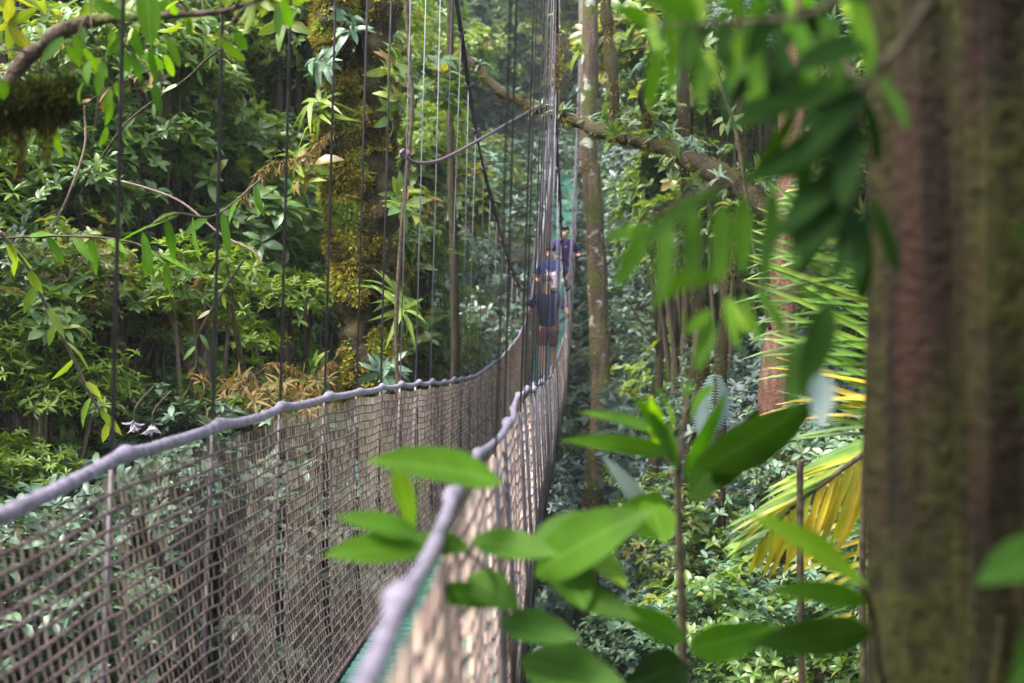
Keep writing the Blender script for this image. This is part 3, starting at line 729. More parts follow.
# dark slender trunks in the background on the left and right
def slim_trunk(pts, Y, wpx, mat, label, group=None, limbs=3, moss=None, name='slender_tree', topz=None, seed=0):
    rg = random.Random(seed)
    W = [px(x, y, Yq) for (x, y), Yq in zip(pts, (Y if isinstance(Y, (list, tuple)) else [Y] * len(pts)))]
    low = W[-1].copy(); gz = float(ground(low[0], low[1])); root = empty(name, (low[0], low[1], gz))
    top = W[0] + (W[0] - W[1]) * 0.0
    top = np.array([W[0][0] + rg.uniform(-.3, .3), W[0][1], (topz or W[0][2] + 3)])
    base = np.array([low[0], low[1], gz - .4])
    keys = [top] + W + [base]
    P = spline(keys, 60); Rr = wpx / FPX * (np.mean(Y)) / 2
    R = np.linspace(Rr * .75, Rr * 1.2, 60)
    o0 = np.array([low[0], low[1], gz])
    mb = MB(); mb.tube(P - o0, R, 12, nz=.22, nf=2.2); mb.build('trunk', M[mat], root)
    if limbs:
        ends = []
        for k in range(limbs + 3):
            lb = MB()
            s = P[rg.randrange(0, 5)]
            d = np.array([rg.uniform(-1, 1), rg.uniform(-.6, .6), rg.uniform(.1, .8)]); e = s + d * rg.uniform(1.0, 1.8)
            lb.tube(spline([s, (s + e) / 2 + [0, 0, .15], e], 8) - o0, np.linspace(Rr * .45, .012, 8), 6); ends.append(e); lb.build('limb', M[mat], root)
        E = np.array(ends); C = np.repeat(E, 22, 0) + RNG.normal(0, .42, (len(E) * 22, 3)); A = RNG.normal(0, .4, C.shape) + [0, 0, .8]
        V, F, T, U = whorls(C - o0, A, 8, .19, .07)
        link('crown', mesh_np('crown', V, F, M['green'], T, U), root)
    if moss:
        Pp, Nn = surf_pts(P, R, moss); moss_strands(Pp - o0, Nn, .05, .006, 'moss', 'moss', root)
    tag(root, label, 'tree', group)
    return root, P, R

0 and slim_trunk([(127, 60), (124, 200), (125, 330), (122, 450)], 10.5, 10, 'bark', 'thin dark upright tree trunk seen above the leftmost lump of the left handrail', topz=5, seed=2)
slim_trunk([(85, 190), (98, 250), (108, 300), (112, 360)], 14, 15, 'bark', 'dark crooked trunk leaning in the blue-green foliage at far left', topz=7, seed=3)
slim_trunk([(273, 200), (270, 280), (262, 360)], 16.5, 15, 'bark', 'dark trunk half hidden in foliage left of the mossy double trunk', topz=8.5, seed=4)
slim_trunk([(372 + 78, 60), (452, 200), (455, 330)], 21, 8, 'mossbark', 'dark trunk behind the bridge hangers right of the mossy double trunk', topz=10, seed=5)
slim_trunk([(589, 90), (592, 180), (597, 270), (600, 350), (601, 420), (594, 500), (588, 600)], 17.5, 21, 'barklichen',
           'slender lichen-spotted trunk standing just right of the bridge', topz=10, seed=6, moss=2500)
slim_trunk([(682, 60), (690, 200), (700, 330), (702, 400), (690, 540)], 15, 15, 'mossbark', 'leaning mossy trunk behind the hanging green leaflets', topz=9.5, seed=7, moss=2500)
slim_trunk([(742, 150), (735, 260), (722, 380)], 13.5, 9, 'mossbark', 'thin mossy stem between the reddish trunk and the leaning mossy trunk', topz=8.5, seed=8, moss=1500)

# reddish tree carrying the long mossy branch
root, P, R = slim_trunk([(795, -20), (792, 120), (787, 240), (780, 330), (772, 420), (770, 560)], 13, 30, 'barkred', 'reddish tree with a long mossy branch reaching left over the bridge', name='mossy_branched_tree', topz=9.5, seed=9)
o0 = np.array(root.location)
def mossy_limb(root, pts, r0, r1, n=60, matn='mossbark', mossn=5000, mossmat='moss', mossL=.06, hang=.7):
    o0 = np.array(root.location)
    B = spline(pts, n); B += np.array([[mnoise.noise(Vector(b * 1.7)), mnoise.noise(Vector(b * 1.9 + np.array([5, 5, 5]))), mnoise.noise(Vector(b * 2.1 + np.array([9, 2, 1])))] for b in B]) * .04
    Rr = np.linspace(r0, r1, n)
    mb = MB(); mb.tube(B - o0, Rr, 12, nz=.5, nf=4); br = mb.build('branch', M[matn], root)
    if mossn:
        Pp, Nn = surf_pts(B, Rr, mossn)
        q = np.array([mnoise.noise(Vector(p * 6.0)) + .5 * mnoise.noise(Vector(p * 15.0)) for p in Pp]); kp = q > -.08; Pp, Nn, q = Pp[kp], Nn[kp], q[kp]
        moss_strands(Pp + Nn * np.clip(q, 0, 1)[:, None] * mossL * .6 - o0, Nn, mossL * np.clip(.5 + 1.3 * q, .3, 1.6), .008, mossmat, 'moss', br, hang)
    return B, br
B1, br1 = mossy_limb(root, [px(787, 235, 13), px(745, 190, 13.4), px(700, 165, 14), px(665, 148, 14.6), px(636, 138, 15.2), px(600, 133, 16), px(572, 121, 16.6), px(540, 108, 17), px(503, 92, 17.4), px(470, 60, 17.8)], .115, .05)
B2, br2 = mossy_limb(root, [px(628, 137, 15.3), px(617, 132, 15.4), px(614, 90, 15.4), px(609, 40, 15.5), px(606, -20, 15.6), px(612, -90, 15.8)], .07, .05, mossn=2500)
B3, br3 = mossy_limb(root, [px(650, 143, 14.9), px(646, 120, 14.8), px(640, 95, 14.6), px(655, 70, 14.4), px(650, 40, 14.3)], .05, .02, mossn=1200)
# epiphyte rosettes sitting on that branch
def epiphytes(name, C, A, per, L, W, mat, parent, shape='strap', droop=(.2, .9), spread=(.2, 1.1)):
    o0 = np.zeros(3); p = parent
    while p is not None: o0 += np.array(p.location); p = p.parent
    V, F, T, U = whorls(np.asarray(C) - o0, np.asarray(A, float), per, L, W, spread=spread, droop=droop, shape=shape)
    return link(name, mesh_np(name, V, F, M[mat], T, U), parent)
C = B1[RNG.integers(5, 58, 26)] + RNG.normal(0, .05, (26, 3)) + [0, 0, .08]
epiphytes('epiphyte', C, RNG.normal(0, .3, (26, 3)) + [0, -.3, 1], 10, .2, .035, 'blue', br1)
C = B1[RNG.integers(2, 30, 30)] + RNG.normal(0, .18, (30, 3)) + [0, -.05, .1]
epiphytes('foliage', C, RNG.normal(0, .5, (30, 3)) + [0, -.3, .6], 8, .16, .05, 'green', br1, 'broad')
# leaves hung over the slim trunk base
C = np.array([px(612 + random.uniform(-8, 16), yy + random.uniform(-6, 6), 17.2) for yy in range(395, 500, 7)])
tag(epiphytes('climbing_plant', C, RNG.normal(0, .3, (len(C), 3)) + [.3, -.8, -.1], 7, .26, .08, 'grey', None, 'broad'), 'pale grey-green climber hugging the slender lichen-spotted trunk', 'climber')

# ------------------------------------------------------------------ mossy double trunk behind the left rail
low = px(378, 420, 11.6); gz = float(ground(low[0], 11.6))
mt = empty('mossy_tree', (low[0], 11.6, gz)); o0 = np.array(mt.location)
tag(mt, 'thick tree with two twisted stems wrapped in brown-yellow moss behind the left handrail', 'tree')
def pts(l, Y=11.6): return [px(x, y, Y) for x, y in l]
SA = spline([px(326, -480, 11.9), px(332, -200, 11.7)] + pts([(336, -20), (338, 60), (341, 140), (349, 230), (361, 320), (368, 400), (372, 600)]) + [np.array([low[0], 11.6, gz - .4])], 150)
SB = spline([px(398, -480, 11.9), px(388, -200, 11.8)] + pts([(377, -20), (376, 80), (374, 160), (378, 240), (379, 320), (377, 400), (380, 600)], 11.7) + [np.array([low[0] + .05, 11.7, gz - .4])], 150)
for S_, r in ((SA, .125), (SB, .140)):
    R = r * 1.08 * (1 + .10 * np.sin(np.arange(150) * .55) * np.sin(np.arange(150) * .21)) * np.linspace(.95, 1.25, 150)
    mb = MB(); mb.tube(S_ - o0, R, 32, nz=.55, nf=5.5); st = mb.build('trunk', M['mossbark'], mt)
    # moss cushions: clumps of strands with bare gaps between
    Pp, Nn = surf_pts(S_, R * 1.04, 80000)
    k = np.array([mnoise.fractal(Vector(p * 2.6), .9, 2, 3) > (.0 if r < .13 else .09) - (.16 if r < .13 else 0) for p in Pp]); Pp, Nn = Pp[k], Nn[k]
    bulge = np.array([max(0, mnoise.noise(Vector(p * 5.5))) for p in Pp]) * .10
    tn = np.clip(np.array([0.56 + 1.1 * mnoise.noise(Vector(p * 4.1 + np.array([3, 3, 3]))) for p in Pp]) + RNG.normal(0, .14, len(Pp)), 0, 1)
    moss_strands(Pp + Nn * bulge[:, None] - o0, Nn, .06, .019, 'moss', 'moss', st, .5, tn)
ends = []
for k in range(9):
    lb = MB()
    s = (SA if k % 2 else SB)[random.randrange(2, 18)]; e = s + np.array([random.uniform(-2.4, 2.4), random.uniform(-.5, 2.5), random.uniform(.5, 2.5)])
    lb.tube(spline([s, (s + e) / 2 + [0, 0, .3], e], 10) - o0, np.linspace(.09, .02, 10), 8, nz=.2); ends.append(e); lb.build('limb', M['mossbark'], mt)
E = np.array(ends); C = np.repeat(E, 45, 0) + RNG.normal(0, .7, (len(E) * 45, 3)); V, F, T, U = whorls(C - o0, RNG.normal(0, .4, C.shape) + [0, 0, .8], 8, .2, .08)
link('crown', mesh_np('crown', V, F, M['green'], T, U), mt)
# plants growing on it
def on_trunk(name, lst, mat, shape, L, W, per, label, cat, group=None, droop=(.2, .8), spread=(0, .7), Y=11.35):
    for (x, y, dx, lab) in lst:
        c = px(x, y, Y); e = empty(name, c)
        nst = 4; Cc = np.zeros((nst, 3)) + RNG.normal(0, .05, (nst, 3)); A = np.tile([dx, -.5, .5], (nst, 1)) + RNG.normal(0, .3, (nst, 3))
        V, F, T, U = whorls(Cc, A, per, L, W, spread=spread, droop=droop, shape=shape)
        link('foliage', mesh_np('foliage', V, F, M[mat], T, U), e)
        mb = MB(); mb.tube([[-dx * .15, .12, -.05], [0, 0, 0]], .018, 6); mb.build('root', M['twig'], e)
        tag(e, lab, cat, group)
on_trunk('epiphyte', [(313, 110, -.7, 'yellow-green strappy epiphyte drooping left of the mossy double trunk'),

                      (400, 300, .7, 'long strappy epiphyte arching right from the foot of the mossy double trunk')], 'lime', 'lance', .27, .045, 8, '', 'epiphyte', droop=(.5, 1.2), spread=(.1, .9))
on_trunk('epiphyte', [(392, 70, .7, 'broad-leaved epiphyte beside the top of the right mossy stem'),
                      (398, 100, .8, 'broad pale leaves hanging off the right mossy stem beside the loose vine'),
                      (403, 205, .8, 'broad green epiphyte halfway up the right mossy stem'),
                      (300, 170, -.7, 'pale broad leaf cluster left of the mossy double trunk'),
                      (312, 372, -.5, 'broad-leaved fern clump at the handrail left of the mossy double trunk')], 'green', 'broad', .22, .08, 5, '', 'epiphyte')
on_trunk('epiphyte', [(322, 60, -.5, 'dark-leaved epiphyte high on the left mossy stem'), (345, 20, .3, 'leafy epiphyte between the two mossy stems at the top of the picture'),
                      (388, 372, .3, 'grey-green epiphyte just above the handrail at the mossy double trunk'),
                      ], 'blue', 'broad', .2, .06, 7, '', 'epiphyte')

# vine dropping past the slack line
def vine(points, Y, r, mat, label, leaves_n=0, leafmat='green', L=.12, W=.035, name='hanging_vine', group=None, hang=True, shape='lance'):
    P = spline([px(x, y, Yq) for (x, y), Yq in zip(points, Y if isinstance(Y, (list, tuple)) else [Y] * len(points))], 40)
    root = empty(name, P[0]); o0 = P[0]
    mb = MB(); mb.tube(P - o0, r, 7, nz=.15, nf=20); mb.build('stem', M[mat], root)
    if leaves_n:
        t = np.linspace(2, 38, leaves_n); i = t.astype(int); C = P[i]
        T_ = P[np.minimum(i + 1, 39)] - P[i]; T_ /= np.linalg.norm(T_, axis=1)[:, None]
        s = np.where(np.arange(leaves_n) % 2 == 0, 1, -1)[:, None]
        side = np.cross(T_, [0, 1, 0]); side /= np.linalg.norm(side, axis=1)[:, None] + 1e-6
        D = side * s * .7 + T_ * .4 + RNG.normal(0, .25, C.shape) + ([0, 0, -.8] if hang else [0, 0, .3])
        V, F, T, U = leaves(C - o0, D, RNG.normal(0, .3, C.shape) + [0, -.8, .5], L * RNG.uniform(.7, 1.2, leaves_n), W, RNG.uniform(0, .4, leaves_n), .25, shape, RNG.beta(2, 2, leaves_n))
        link('foliage', mesh_np('foliage', V, F, M[leafmat], T, U), root)
    tag(root, label, 'vine', group)
    return root, P
vine([(404, -60), (407, 20), (412, 100), (409, 150), (400, 250), (396, 330), (398, 400), (402, 560)], 10.6, .016, 'twig', 'thin brown vine dropping just right of the mossy double trunk')
vine([(0, 232), (28, 268), (48, 310), (72, 355), (92, 398), (112, 425)], [6, 6.3, 6.6, 6.9, 7.1, 7.3], .008, 'twigpink', 'thin pinkish stem slanting down to the right at the left edge', 12, 'lime', .17, .045)
vine([(-30, 240), (60, 236), (130, 242), (170, 262)], [7, 7, 7, 7], .006, 'twig', 'horizontal twig with hanging lance leaves at the left edge', 12, 'fresh', .19, .045)
vine([(262, 178), (215, 215), (175, 214), (140, 232)], [7.4, 7, 6.6, 6.5], .005, 'twig', 'arching twig with a fan of narrow bright leaves in the left background', 9, 'fresh', .21, .045)
vine([(0, 440), (70, 400), (110, 360), (160, 335)], 10.5, .02, 'mossbark', 'low mossy bough slanting up from the left edge')
vine([(655, -40), (700, 40), (735, 130), (752, 240), (770, 330)], 8, .010, 'twig', 'thin vine threading behind the hanging green leaflets', 8, 'shade', .14, .05)
vine([(880, 180), (875, 300), (868, 420), (862, 560), (864, 690)], 4.5, .010, 'twig', 'thin liana running down beside the big peeling trunk')
vine([(800, 460), (800, 560), (802, 690)], 4.8, .012, 'twig', 'upright dark stem in front of the yellow palm leaflets')

# loose vines and bare twigs tangled through the left background
for k in range(16):
    x0, y0, Y0 = random.uniform(-20, 270), random.uniform(-40, 260), random.uniform(9.6, 12.2)
    l = [(x0, y0)]
    dx, dy = random.uniform(-.8, .8), random.uniform(.3, 1)
    for q in range(5): l.append((min(295, l[-1][0] + dx * 38 + random.uniform(-16, 16)), l[-1][1] + dy * 42 + random.uniform(-14, 14)))
    vine(l, Y0, random.uniform(.004, .009), 'twigpink' if k % 4 == 0 else 'mossbark', 'thin brown vine tangled through the left background foliage', random.choice([0, 8, 12]), random.choice(['lime', 'green', 'rust']), .13, .035, group='vines tangled through the left background')

# boughs hung with rusty moss behind the left rail
rb = empty('mossy_sapling', (px(250, 420, 10.5)[0], 10.5, float(ground(px(250, 420, 10.5)[0], 10.5)))); o0 = np.array(rb.location)
tag(rb, 'sapling with rusty moss beards on crooked boughs behind the left handrail', 'tree')
mb = MB(); tp = spline([[0, 0, -.3], px(262, 560, 10.5) - o0, px(250, 420, 10.5) - o0, px(236, 330, 10.4) - o0, px(225, 250, 10.4) - o0], 30); mb.tube(tp, np.linspace(.06, .006, 30), 8, nz=.3); mb.build('trunk', M['mossbark'], rb)
for l, n in (([(222, 258), (200, 285), (178, 305), (160, 335), (150, 350)], 2600), ([(236, 322), (190, 322), (150, 318), (118, 330), (90, 335)], 1100), ([(250, 400), (285, 395), (320, 372), (345, 340)], 3000),
             ([(250, 415), (215, 405), (180, 400), (150, 415)], 3200), ([(240, 200), (262, 170), (300, 160), (330, 130)], 700), ([(250, 380), (280, 365), (312, 385), (335, 380)], 2600)):
    mossy_limb(rb, [px(x, y, 10.4 + .1 * i) for i, (x, y) in enumerate(l)], .015, .006, 30, 'mossbark', n, 'mossrust', .085, 1.3)
rb.children[0]
C = np.array([px(random.uniform(200, 330), random.uniform(375, 420), random.uniform(9.8, 10.6)) for _ in range(60)])
fe = epiphytes('fern_foliage', C, RNG.normal(0, .4, (60, 3)) + [0, -.3, .6], 9, .12, .02, 'rust', rb, 'lance')

# ------------------------------------------------------------------ top-left near mossy bough with bright leaves
tb = empty('roadside_tree', (-2.15, 4.0, float(ground(-2.15, 4.0)))); tb.name = 'bearded_tree'; o0 = np.array(tb.location)
tag(tb, 'tree at the left edge with a shaggy moss clump and bright hanging leaves', 'tree')
mb = MB(); mb.tube(spline([[0, 0, -.4], [.05, 0, 1.8], [-.05, .05, 3.2], [-.1, 0, 5.5], [0, .2, 8]], 40), np.linspace(.17, .10, 40), 14, nz=.3, nf=3); mb.build('trunk', M['bark'], tb)
Yb = 4.0
B, br = mossy_limb(tb, [np.array([-2.15, 4, .75]), px(-90, 120, Yb), px(-20, 118, Yb), px(15, 108, Yb), px(45, 104, Yb), px(78, 98, Yb)], .06, .02, 50, 'bark', 0)
Pp, Nn = surf_pts(B[12:], np.linspace(.05, .03, 38), 9000, .3); moss_strands(Pp + Nn * np.abs(RNG.normal(0, .012, (len(Pp), 1))) - o0, Nn, .028, .004, 'mossdark', 'moss', br, .4)
Pp, Nn = surf_pts(B[14:46], np.linspace(.04, .02, 32), 4200, -.8); kq = np.array([mnoise.noise(Vector(p * 22)) for p in Pp])
moss_strands(Pp + np.array([0, 0, -1]) * np.clip(kq, 0, 1)[:, None] * RNG.uniform(0, .32, (len(Pp), 1)) - o0, Nn, .045, .003, 'moss', 'moss_beard', br, 1.6, RNG.beta(2, 4, len(Pp)) * .8)
B4, br4 = mossy_limb(tb, [px(5, 112, Yb), px(8, 85, Yb), px(22, 62, Yb), px(42, 48, Yb), px(62, 34, Yb - .1), px(95, 22, Yb - .1), px(135, 14, Yb - .2), px(180, 12, Yb - .2), px(235, 6, Yb - .2), px(300, -25, Yb)], .030, .004, 60, 'bark', 0)
mb = MB(); tw = []
for k in range(18):
    s = B4[random.randrange(12, 58)]; e = s + np.array([random.uniform(-.12, .16), random.uniform(-.2, .3), random.uniform(-.2, .12)])
    mb.tube(spline([s, (s + e) / 2 + [0, 0, .03], e], 6) - o0, np.linspace(.004, .002, 6), 5); tw.append(e)
mb.build('twig', M['twig'], br4)
tw = np.array(tw); C = np.repeat(tw, 3, 0) + RNG.normal(0, .05, (len(tw) * 3, 3)); D = RNG.normal(0, .45, C.shape) + [0, 0, -1.0]
V, F, T, U = leaves(C - o0, D, RNG.normal(0, .6, C.shape) + [0, -1, .2], RNG.uniform(.05, .11, len(C)), RNG.uniform(.018, .03, len(C)), RNG.uniform(0, .4, len(C)), .25, 'herolong', RNG.beta(2, 2, len(C)))
link('foliage', mesh_np('foliage', V, F, M['fresh'], T, U), br4)
# dark leaf mass at the top edge + big bright hanging leaf
C = np.array([px(random.uniform(-40, 330), random.uniform(-75, 25) - (0 if i % 2 else 15), random.uniform(4.2, 6.2)) for i in range(70)])
V, F, T, U = whorls(C - o0, RNG.normal(0, .5, C.shape) + [0, -.2, -.3], 5, .14, .042, shape='lance'); link('foliage', mesh_np('foliage', V, F, M['lime'], T, U), br4)
a = px(147, -14, 3.7); b_ = px(151, 47, 3.68)
V, F, T, U = leaves([a - o0], [b_ - a], [[.25, -1, .1]], np.linalg.norm(b_ - a), .062, .05, .2, 'hero', .6); link('large_leaf', mesh_np('large_leaf', V, F, M['fresh'], T, U), br4)

# ------------------------------------------------------------------ foreground: saplings on the near bank
class Sapling:
    def __init__(s, name, base, label, cat='sapling'):
        s.base = np.array(base, float); s.root = empty(name, base); tag(s.root, label, cat); s.L = {}; s.mb = MB(); s.ns = 0
    def leaf(s, b, t, Yb, Yt, w, mat='fresh', shape='hero', tilt=(0, -1, .35), droop=.08, tone=None, fold=.22):
        a = px(b[0], b[1], Yb); e = px(t[0], t[1], Yt); d = e - a
        Yw = (Yb + Yt) / 2
        Nn = np.array(tilt, float) + RNG.normal(0, .12, 3)
        # lift the start direction so that the drooping tip still lands on the target
        L = np.linalg.norm(d); Nn = Nn - d * (Nn @ d) / (L * L); Nn /= np.linalg.norm(Nn)
        d2 = d + Nn * droop * L
        s.L.setdefault((mat, shape), []).append((a - s.base, d2, Nn, L * (1 + .25 * droop), (0.82 if shape == 'herolong' else 1.12) * w / FPX * Yw, droop, fold, RNG.uniform(.25, .85) if tone is None else tone))
    def stem(s, pts, r0, r1, n=24):
        P = spline([px(x, y, Y) for x, y, Y in pts], n) - s.base; s.mb.tube(P, np.linspace(r0, r1, n), 8, nz=.08, nf=20); s.ns += 1
    def stem_w(s, P, r0, r1, n=24):
        s.mb.tube(spline(P, n) - s.base, np.linspace(r0, r1, n), 8, nz=.08, nf=20); s.ns += 1
    def done(s, stem='stem', mat='twig'):
        for (m, sh), l in s.L.items():
            A = [leaves([x[0]], [x[1]], [x[2]], x[3], x[4], x[5], x[6], sh, x[7], .02) for x in l]
            V, F, T, U = join_arr(A); link('foliage', mesh_np('foliage', V, F, M[m], T, U), s.root)
        if s.ns: s.mb.build(stem, M[mat], s.root)
G = lambda x, Y: float(ground(x, Y))

# (a) broad-leaved sapling in front of the right handrail
bx = px(520, 600, 2.2)[0]
s = Sapling('broad_leaved_sapling', (bx, 2.2, G(bx, 2.2)), 'bright green broad-leaved sapling in front of the right handrail')
s.stem_w([[bx, 2.2, G(bx, 2.2) - .1], px(530, 900, 2.2), px(515, 700, 2.15), px(505, 600, 2.1), px(500, 540, 2.1)], .007, .003)
s.stem([(505, 590, 2.1), (470, 555, 2.05), (420, 545, 2.0), (380, 545, 1.95)], .003, .0015)
s.stem([(503, 560, 2.1), (540, 545, 2.1), (580, 530, 2.1)], .003, .0015)
s.stem([(500, 545, 2.1), (505, 515, 2.1), (503, 490, 2.05)], .003, .0015)
s.leaf((503, 482), (366, 461), 2.05, 1.95, 50, tilt=(.1, -.7, .9), tone=.55, droop=.12)
s.leaf((394, 462), (414, 532), 2.1, 2.1, 20, tilt=(.4, -1, .1), tone=.95, droop=.05)
s.leaf((425, 548), (322, 556), 1.98, 1.9, 36, tilt=(0, -.8, .8), tone=.55)
s.leaf((420, 535), (335, 517), 1.98, 1.95, 30, tilt=(0, -.7, .8), tone=.35)
s.leaf((470, 548), (400, 542), 2.0, 2.0, 28, tilt=(0, -.7, .9), tone=.5)
s.leaf((470, 540), (560, 556), 2.05, 2.0, 34, tilt=(0, -.8, .8), tone=.45)
s.leaf((535, 575), (650, 512), 2.1, 2.0, 56, tilt=(-.2, -.9, .6), tone=.5, droop=.22)
s.leaf((528, 548), (618, 520), 2.1, 2.1, 40, tilt=(0, -.7, .9), tone=.35, droop=.15)
s.leaf((575, 540), (628, 588), 2.1, 2.0, 30, tilt=(.2, -1, .4), tone=.9)
s.leaf((560, 560), (585, 610), 2.1, 2.0, 44, tilt=(.2, -1, .4), tone=.4)
s.leaf((470, 575), (520, 610), 2.1, 2.05, 34, tilt=(.1, -1, .3), tone=.3)
s.leaf((500, 600), (420, 592), 2.1, 2.05, 26, mat='fresh', tone=.1, tilt=(.1, -.8, .6))
s.leaf((500, 620), (580, 640), 2.1, 2.0, 34, mat='fresh', tone=.1, tilt=(.1, -.8, .6))
s.leaf((560, 590), (640, 620), 2.05, 2.0, 30, mat='fresh', tone=.25, tilt=(.1, -.8, .8))
s.leaf((520, 660), (630, 690), 2.1, 2.0, 50, mat='fresh', tilt=(.1, -.8, .8), tone=.2)
s.done()
# (b) taller shoot at x ~ 680
bx = px(684, 600, 2.6)[0]
s = Sapling('upright_shoot', (bx, 2.6, G(bx, 2.6)), 'upright leafy shoot with a pale ringed stem left of the yellow palm frond')
s.stem_w([[bx, 2.6, G(bx, 2.6) - .1], px(690, 800, 2.6), px(685, 690, 2.6), px(681, 580, 2.6), px(678, 480, 2.6), px(682, 440, 2.6), px(697, 330, 2.6)], .012, .003)
L_ = [((678, 470), (634, 398), 26, .2), ((684, 478), (726, 392), 14, .2), ((676, 440), (578, 412), 18, .6), ((675, 455), (560, 440), 20, .55),
      ((672, 430), (655, 385), 14, .9), ((660, 445), (650, 395), 16, .85), ((690, 420), (715, 385), 18, .5)]
for b, t, w, tn in L_: s.leaf(b, t, 2.6, 2.45, w, tone=tn, droop=.15, tilt=(.1, -.9, .5))
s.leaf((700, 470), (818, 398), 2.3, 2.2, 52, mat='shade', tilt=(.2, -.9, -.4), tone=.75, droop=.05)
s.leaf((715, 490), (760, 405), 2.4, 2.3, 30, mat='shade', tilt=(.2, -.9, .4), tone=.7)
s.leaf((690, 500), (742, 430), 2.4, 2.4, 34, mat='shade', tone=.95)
s.leaf((655, 520), (602, 455), 2.6, 2.6, 16, mat='grey', tone=.6)
s.leaf((672, 520), (618, 508), 2.5, 2.5, 42, tone=.35, droop=.2, tilt=(0, -1, .2))
s.leaf((650, 500), (665, 545), 2.5, 2.4, 34, tone=.6, tilt=(.2, -1, .1))
s.leaf((685, 640), (610, 606), 2.5, 2.4, 26, mat='fresh', tone=.1); s.leaf((690, 650), (780, 626), 2.5, 2.3, 34, mat='fresh', tone=.1); s.leaf((686, 665), (620, 690), 2.5, 2.3, 46, mat='shade')
s.done()
# (c) right lower bright leaf plant, rooted by the big trunk
bx = .78; s = Sapling('broad_leaved_sapling', (px(880, 700, 1.9)[0] - .02, 2.0, G(.5, 2.0)), 'sapling with one long bright leaf over the yellow palm leaflets')
b0 = s.base
s.stem_w([b0, px(882, 800, 1.95), px(878, 660, 1.9), px(868, 600, 1.85), px(860, 585, 1.8)], .007, .003)
s.leaf((868, 588), (747, 515), 1.85, 1.75, 44, tone=.75, droop=.1, tilt=(-.2, -.8, .8))
s.leaf((868, 600), (770, 590), 1.85, 1.7, 26, mat='fresh', tone=.15); s.leaf((872, 630), (745, 645), 1.9, 1.7, 36, mat='shade', tone=.8)
s.done()
# (d) sapling at the right edge
s = Sapling('broad_leaved_sapling', (.66, 1.25, G(.66, 1.25)), 'sapling showing broad blurred leaves low in front of the big peeling trunk')
s.stem_w([[.66, 1.25, s.base[2] - .1], [.60, 1.25, -.8], [.56, 1.25, -.35], px(1075, 590, 1.25), px(1090, 480, 1.25)], .008, .003)
s.leaf((1080, 545), (975, 585), 1.25, 1.2, 56, mat='shade', tone=.8, tilt=(-.1, -.8, .7)); s.leaf((1085, 480), (1020, 385), 1.25, 1.25, 40, mat='shade', tone=.6)
s.leaf((1090, 600), (1010, 690), 1.25, 1.2, 70, mat='shade', tone=.8); s.leaf((1085, 300), (1012, 225), 1.25, 1.2, 36, mat='shade', tone=.7)
s.stem([(1090, 480, 1.25), (1088, 380, 1.25), (1085, 290, 1.25)], .003, .002)
s.done()

# (e) big peeling trunk
bt = empty('peeling_trunk_tree', (.83, 1.98, G(.83, 1.98))); o0 = np.array(bt.location)
tag(bt, 'big foreground tree with peeling reddish-brown bark and green moss filling the right side', 'tree')
zz = np.linspace(-.3, 9.0, 1300); PT = np.stack([.0 + .012 * np.sin(zz * 1.1) - .03 * sm(2.2, 3.2, zz) * 0, 0 * zz, zz], -1)
Rb = .305 + .10 * np.exp(-np.maximum(zz, 0) / .35)
nA = 220; a = np.linspace(0, 2 * np.pi, nA, endpoint=False)
mb = MB()
fl = np.ones((len(zz), nA))
for i, z in enumerate(zz):
    for j in range(0, nA):
        ca, sa = math.cos(a[j]), math.sin(a[j])
        r1 = mnoise.noise(Vector((ca * 2.2, sa * 2.2, z * .35)))
        r2 = 1 - abs(mnoise.noise(Vector((ca * 3.6, sa * 3.6, z * .45 + 2)))) * 1.3
        r3 = 1 - abs(mnoise.noise(Vector((ca * 15, sa * 15, z * .55 + 5))))
        fl[i, j] = 1 + .07 * r1 + .34 * (max(r2, 0) ** 1.6 - .72) + .13 * (r3 ** 2 - .7)
mb.tube(PT, Rb, nA, flute=lambda A_, m_: fl)
# loose bark flakes
fm = mb
for k in range(150):
    z = random.uniform(.2, 4.2); an = random.uniform(0, 6.28); w_ = random.uniform(.005, .014); h_ = random.uniform(.06, .26); r_ = .315
    V = []
    for u in np.linspace(0, 1, 6):
        cur = .028 * (u ** 2) * random.uniform(.4, 1.3); ww = w_ * (1 - .6 * u)
        for sgn in (-1, 1):
            aa = an + sgn * ww / r_; V.append([math.cos(aa) * (r_ + cur), math.sin(aa) * (r_ + cur), z - h_ * u])
    fm.add(V, [[2 * q, 2 * q + 1, 2 * q + 3, 2 * q + 2] for q in range(5)])
fm.build('trunk', M['barkhero'], bt)
# limbs and crown overhead
ends = []
for k in range(11):
    lb = MB()
    s0 = np.array([0, 0, random.uniform(5.2, 8.8)]); an = k * .93; e = s0 + np.array([math.cos(an) * random.uniform(1.6, 3.2), math.sin(an) * random.uniform(1.4, 2.8), random.uniform(.4, 1.8)])
    lb.tube(spline([s0, (s0 + e) / 2 + [0, 0, .3], e], 10), np.linspace(.11, .02, 10), 8, nz=.2); ends.append(e); lb.build('limb', M['bark'], bt)
E = np.array(ends); C = np.repeat(E, 60, 0) + RNG.normal(0, .75, (len(E) * 60, 3)) * [1, 1, .5]; V, F, T, U = whorls(C, RNG.normal(0, .4, C.shape) + [0, 0, .8], 8, .2, .08)
link('crown', mesh_np('crown', V, F, M['green'], T, U), bt)

# (f) compound-leaved small tree hanging in from the upper right
s = Sapling('feather_leaved_tree', (1.2, 1.25, G(1.2, 1.25)), 'small tree dangling blurred feathery leaflets in from the upper right', 'tree')
s.stem_w([[1.2, 1.25, s.base[2] - .2], [1.18, 1.25, -.6], [1.1, 1.27, .1], [.85, 1.3, .45], px(1100, -120, 1.35), px(930, -60, 1.4), px(800, -35, 1.45), px(720, -30, 1.5)], .022, .005, 40)
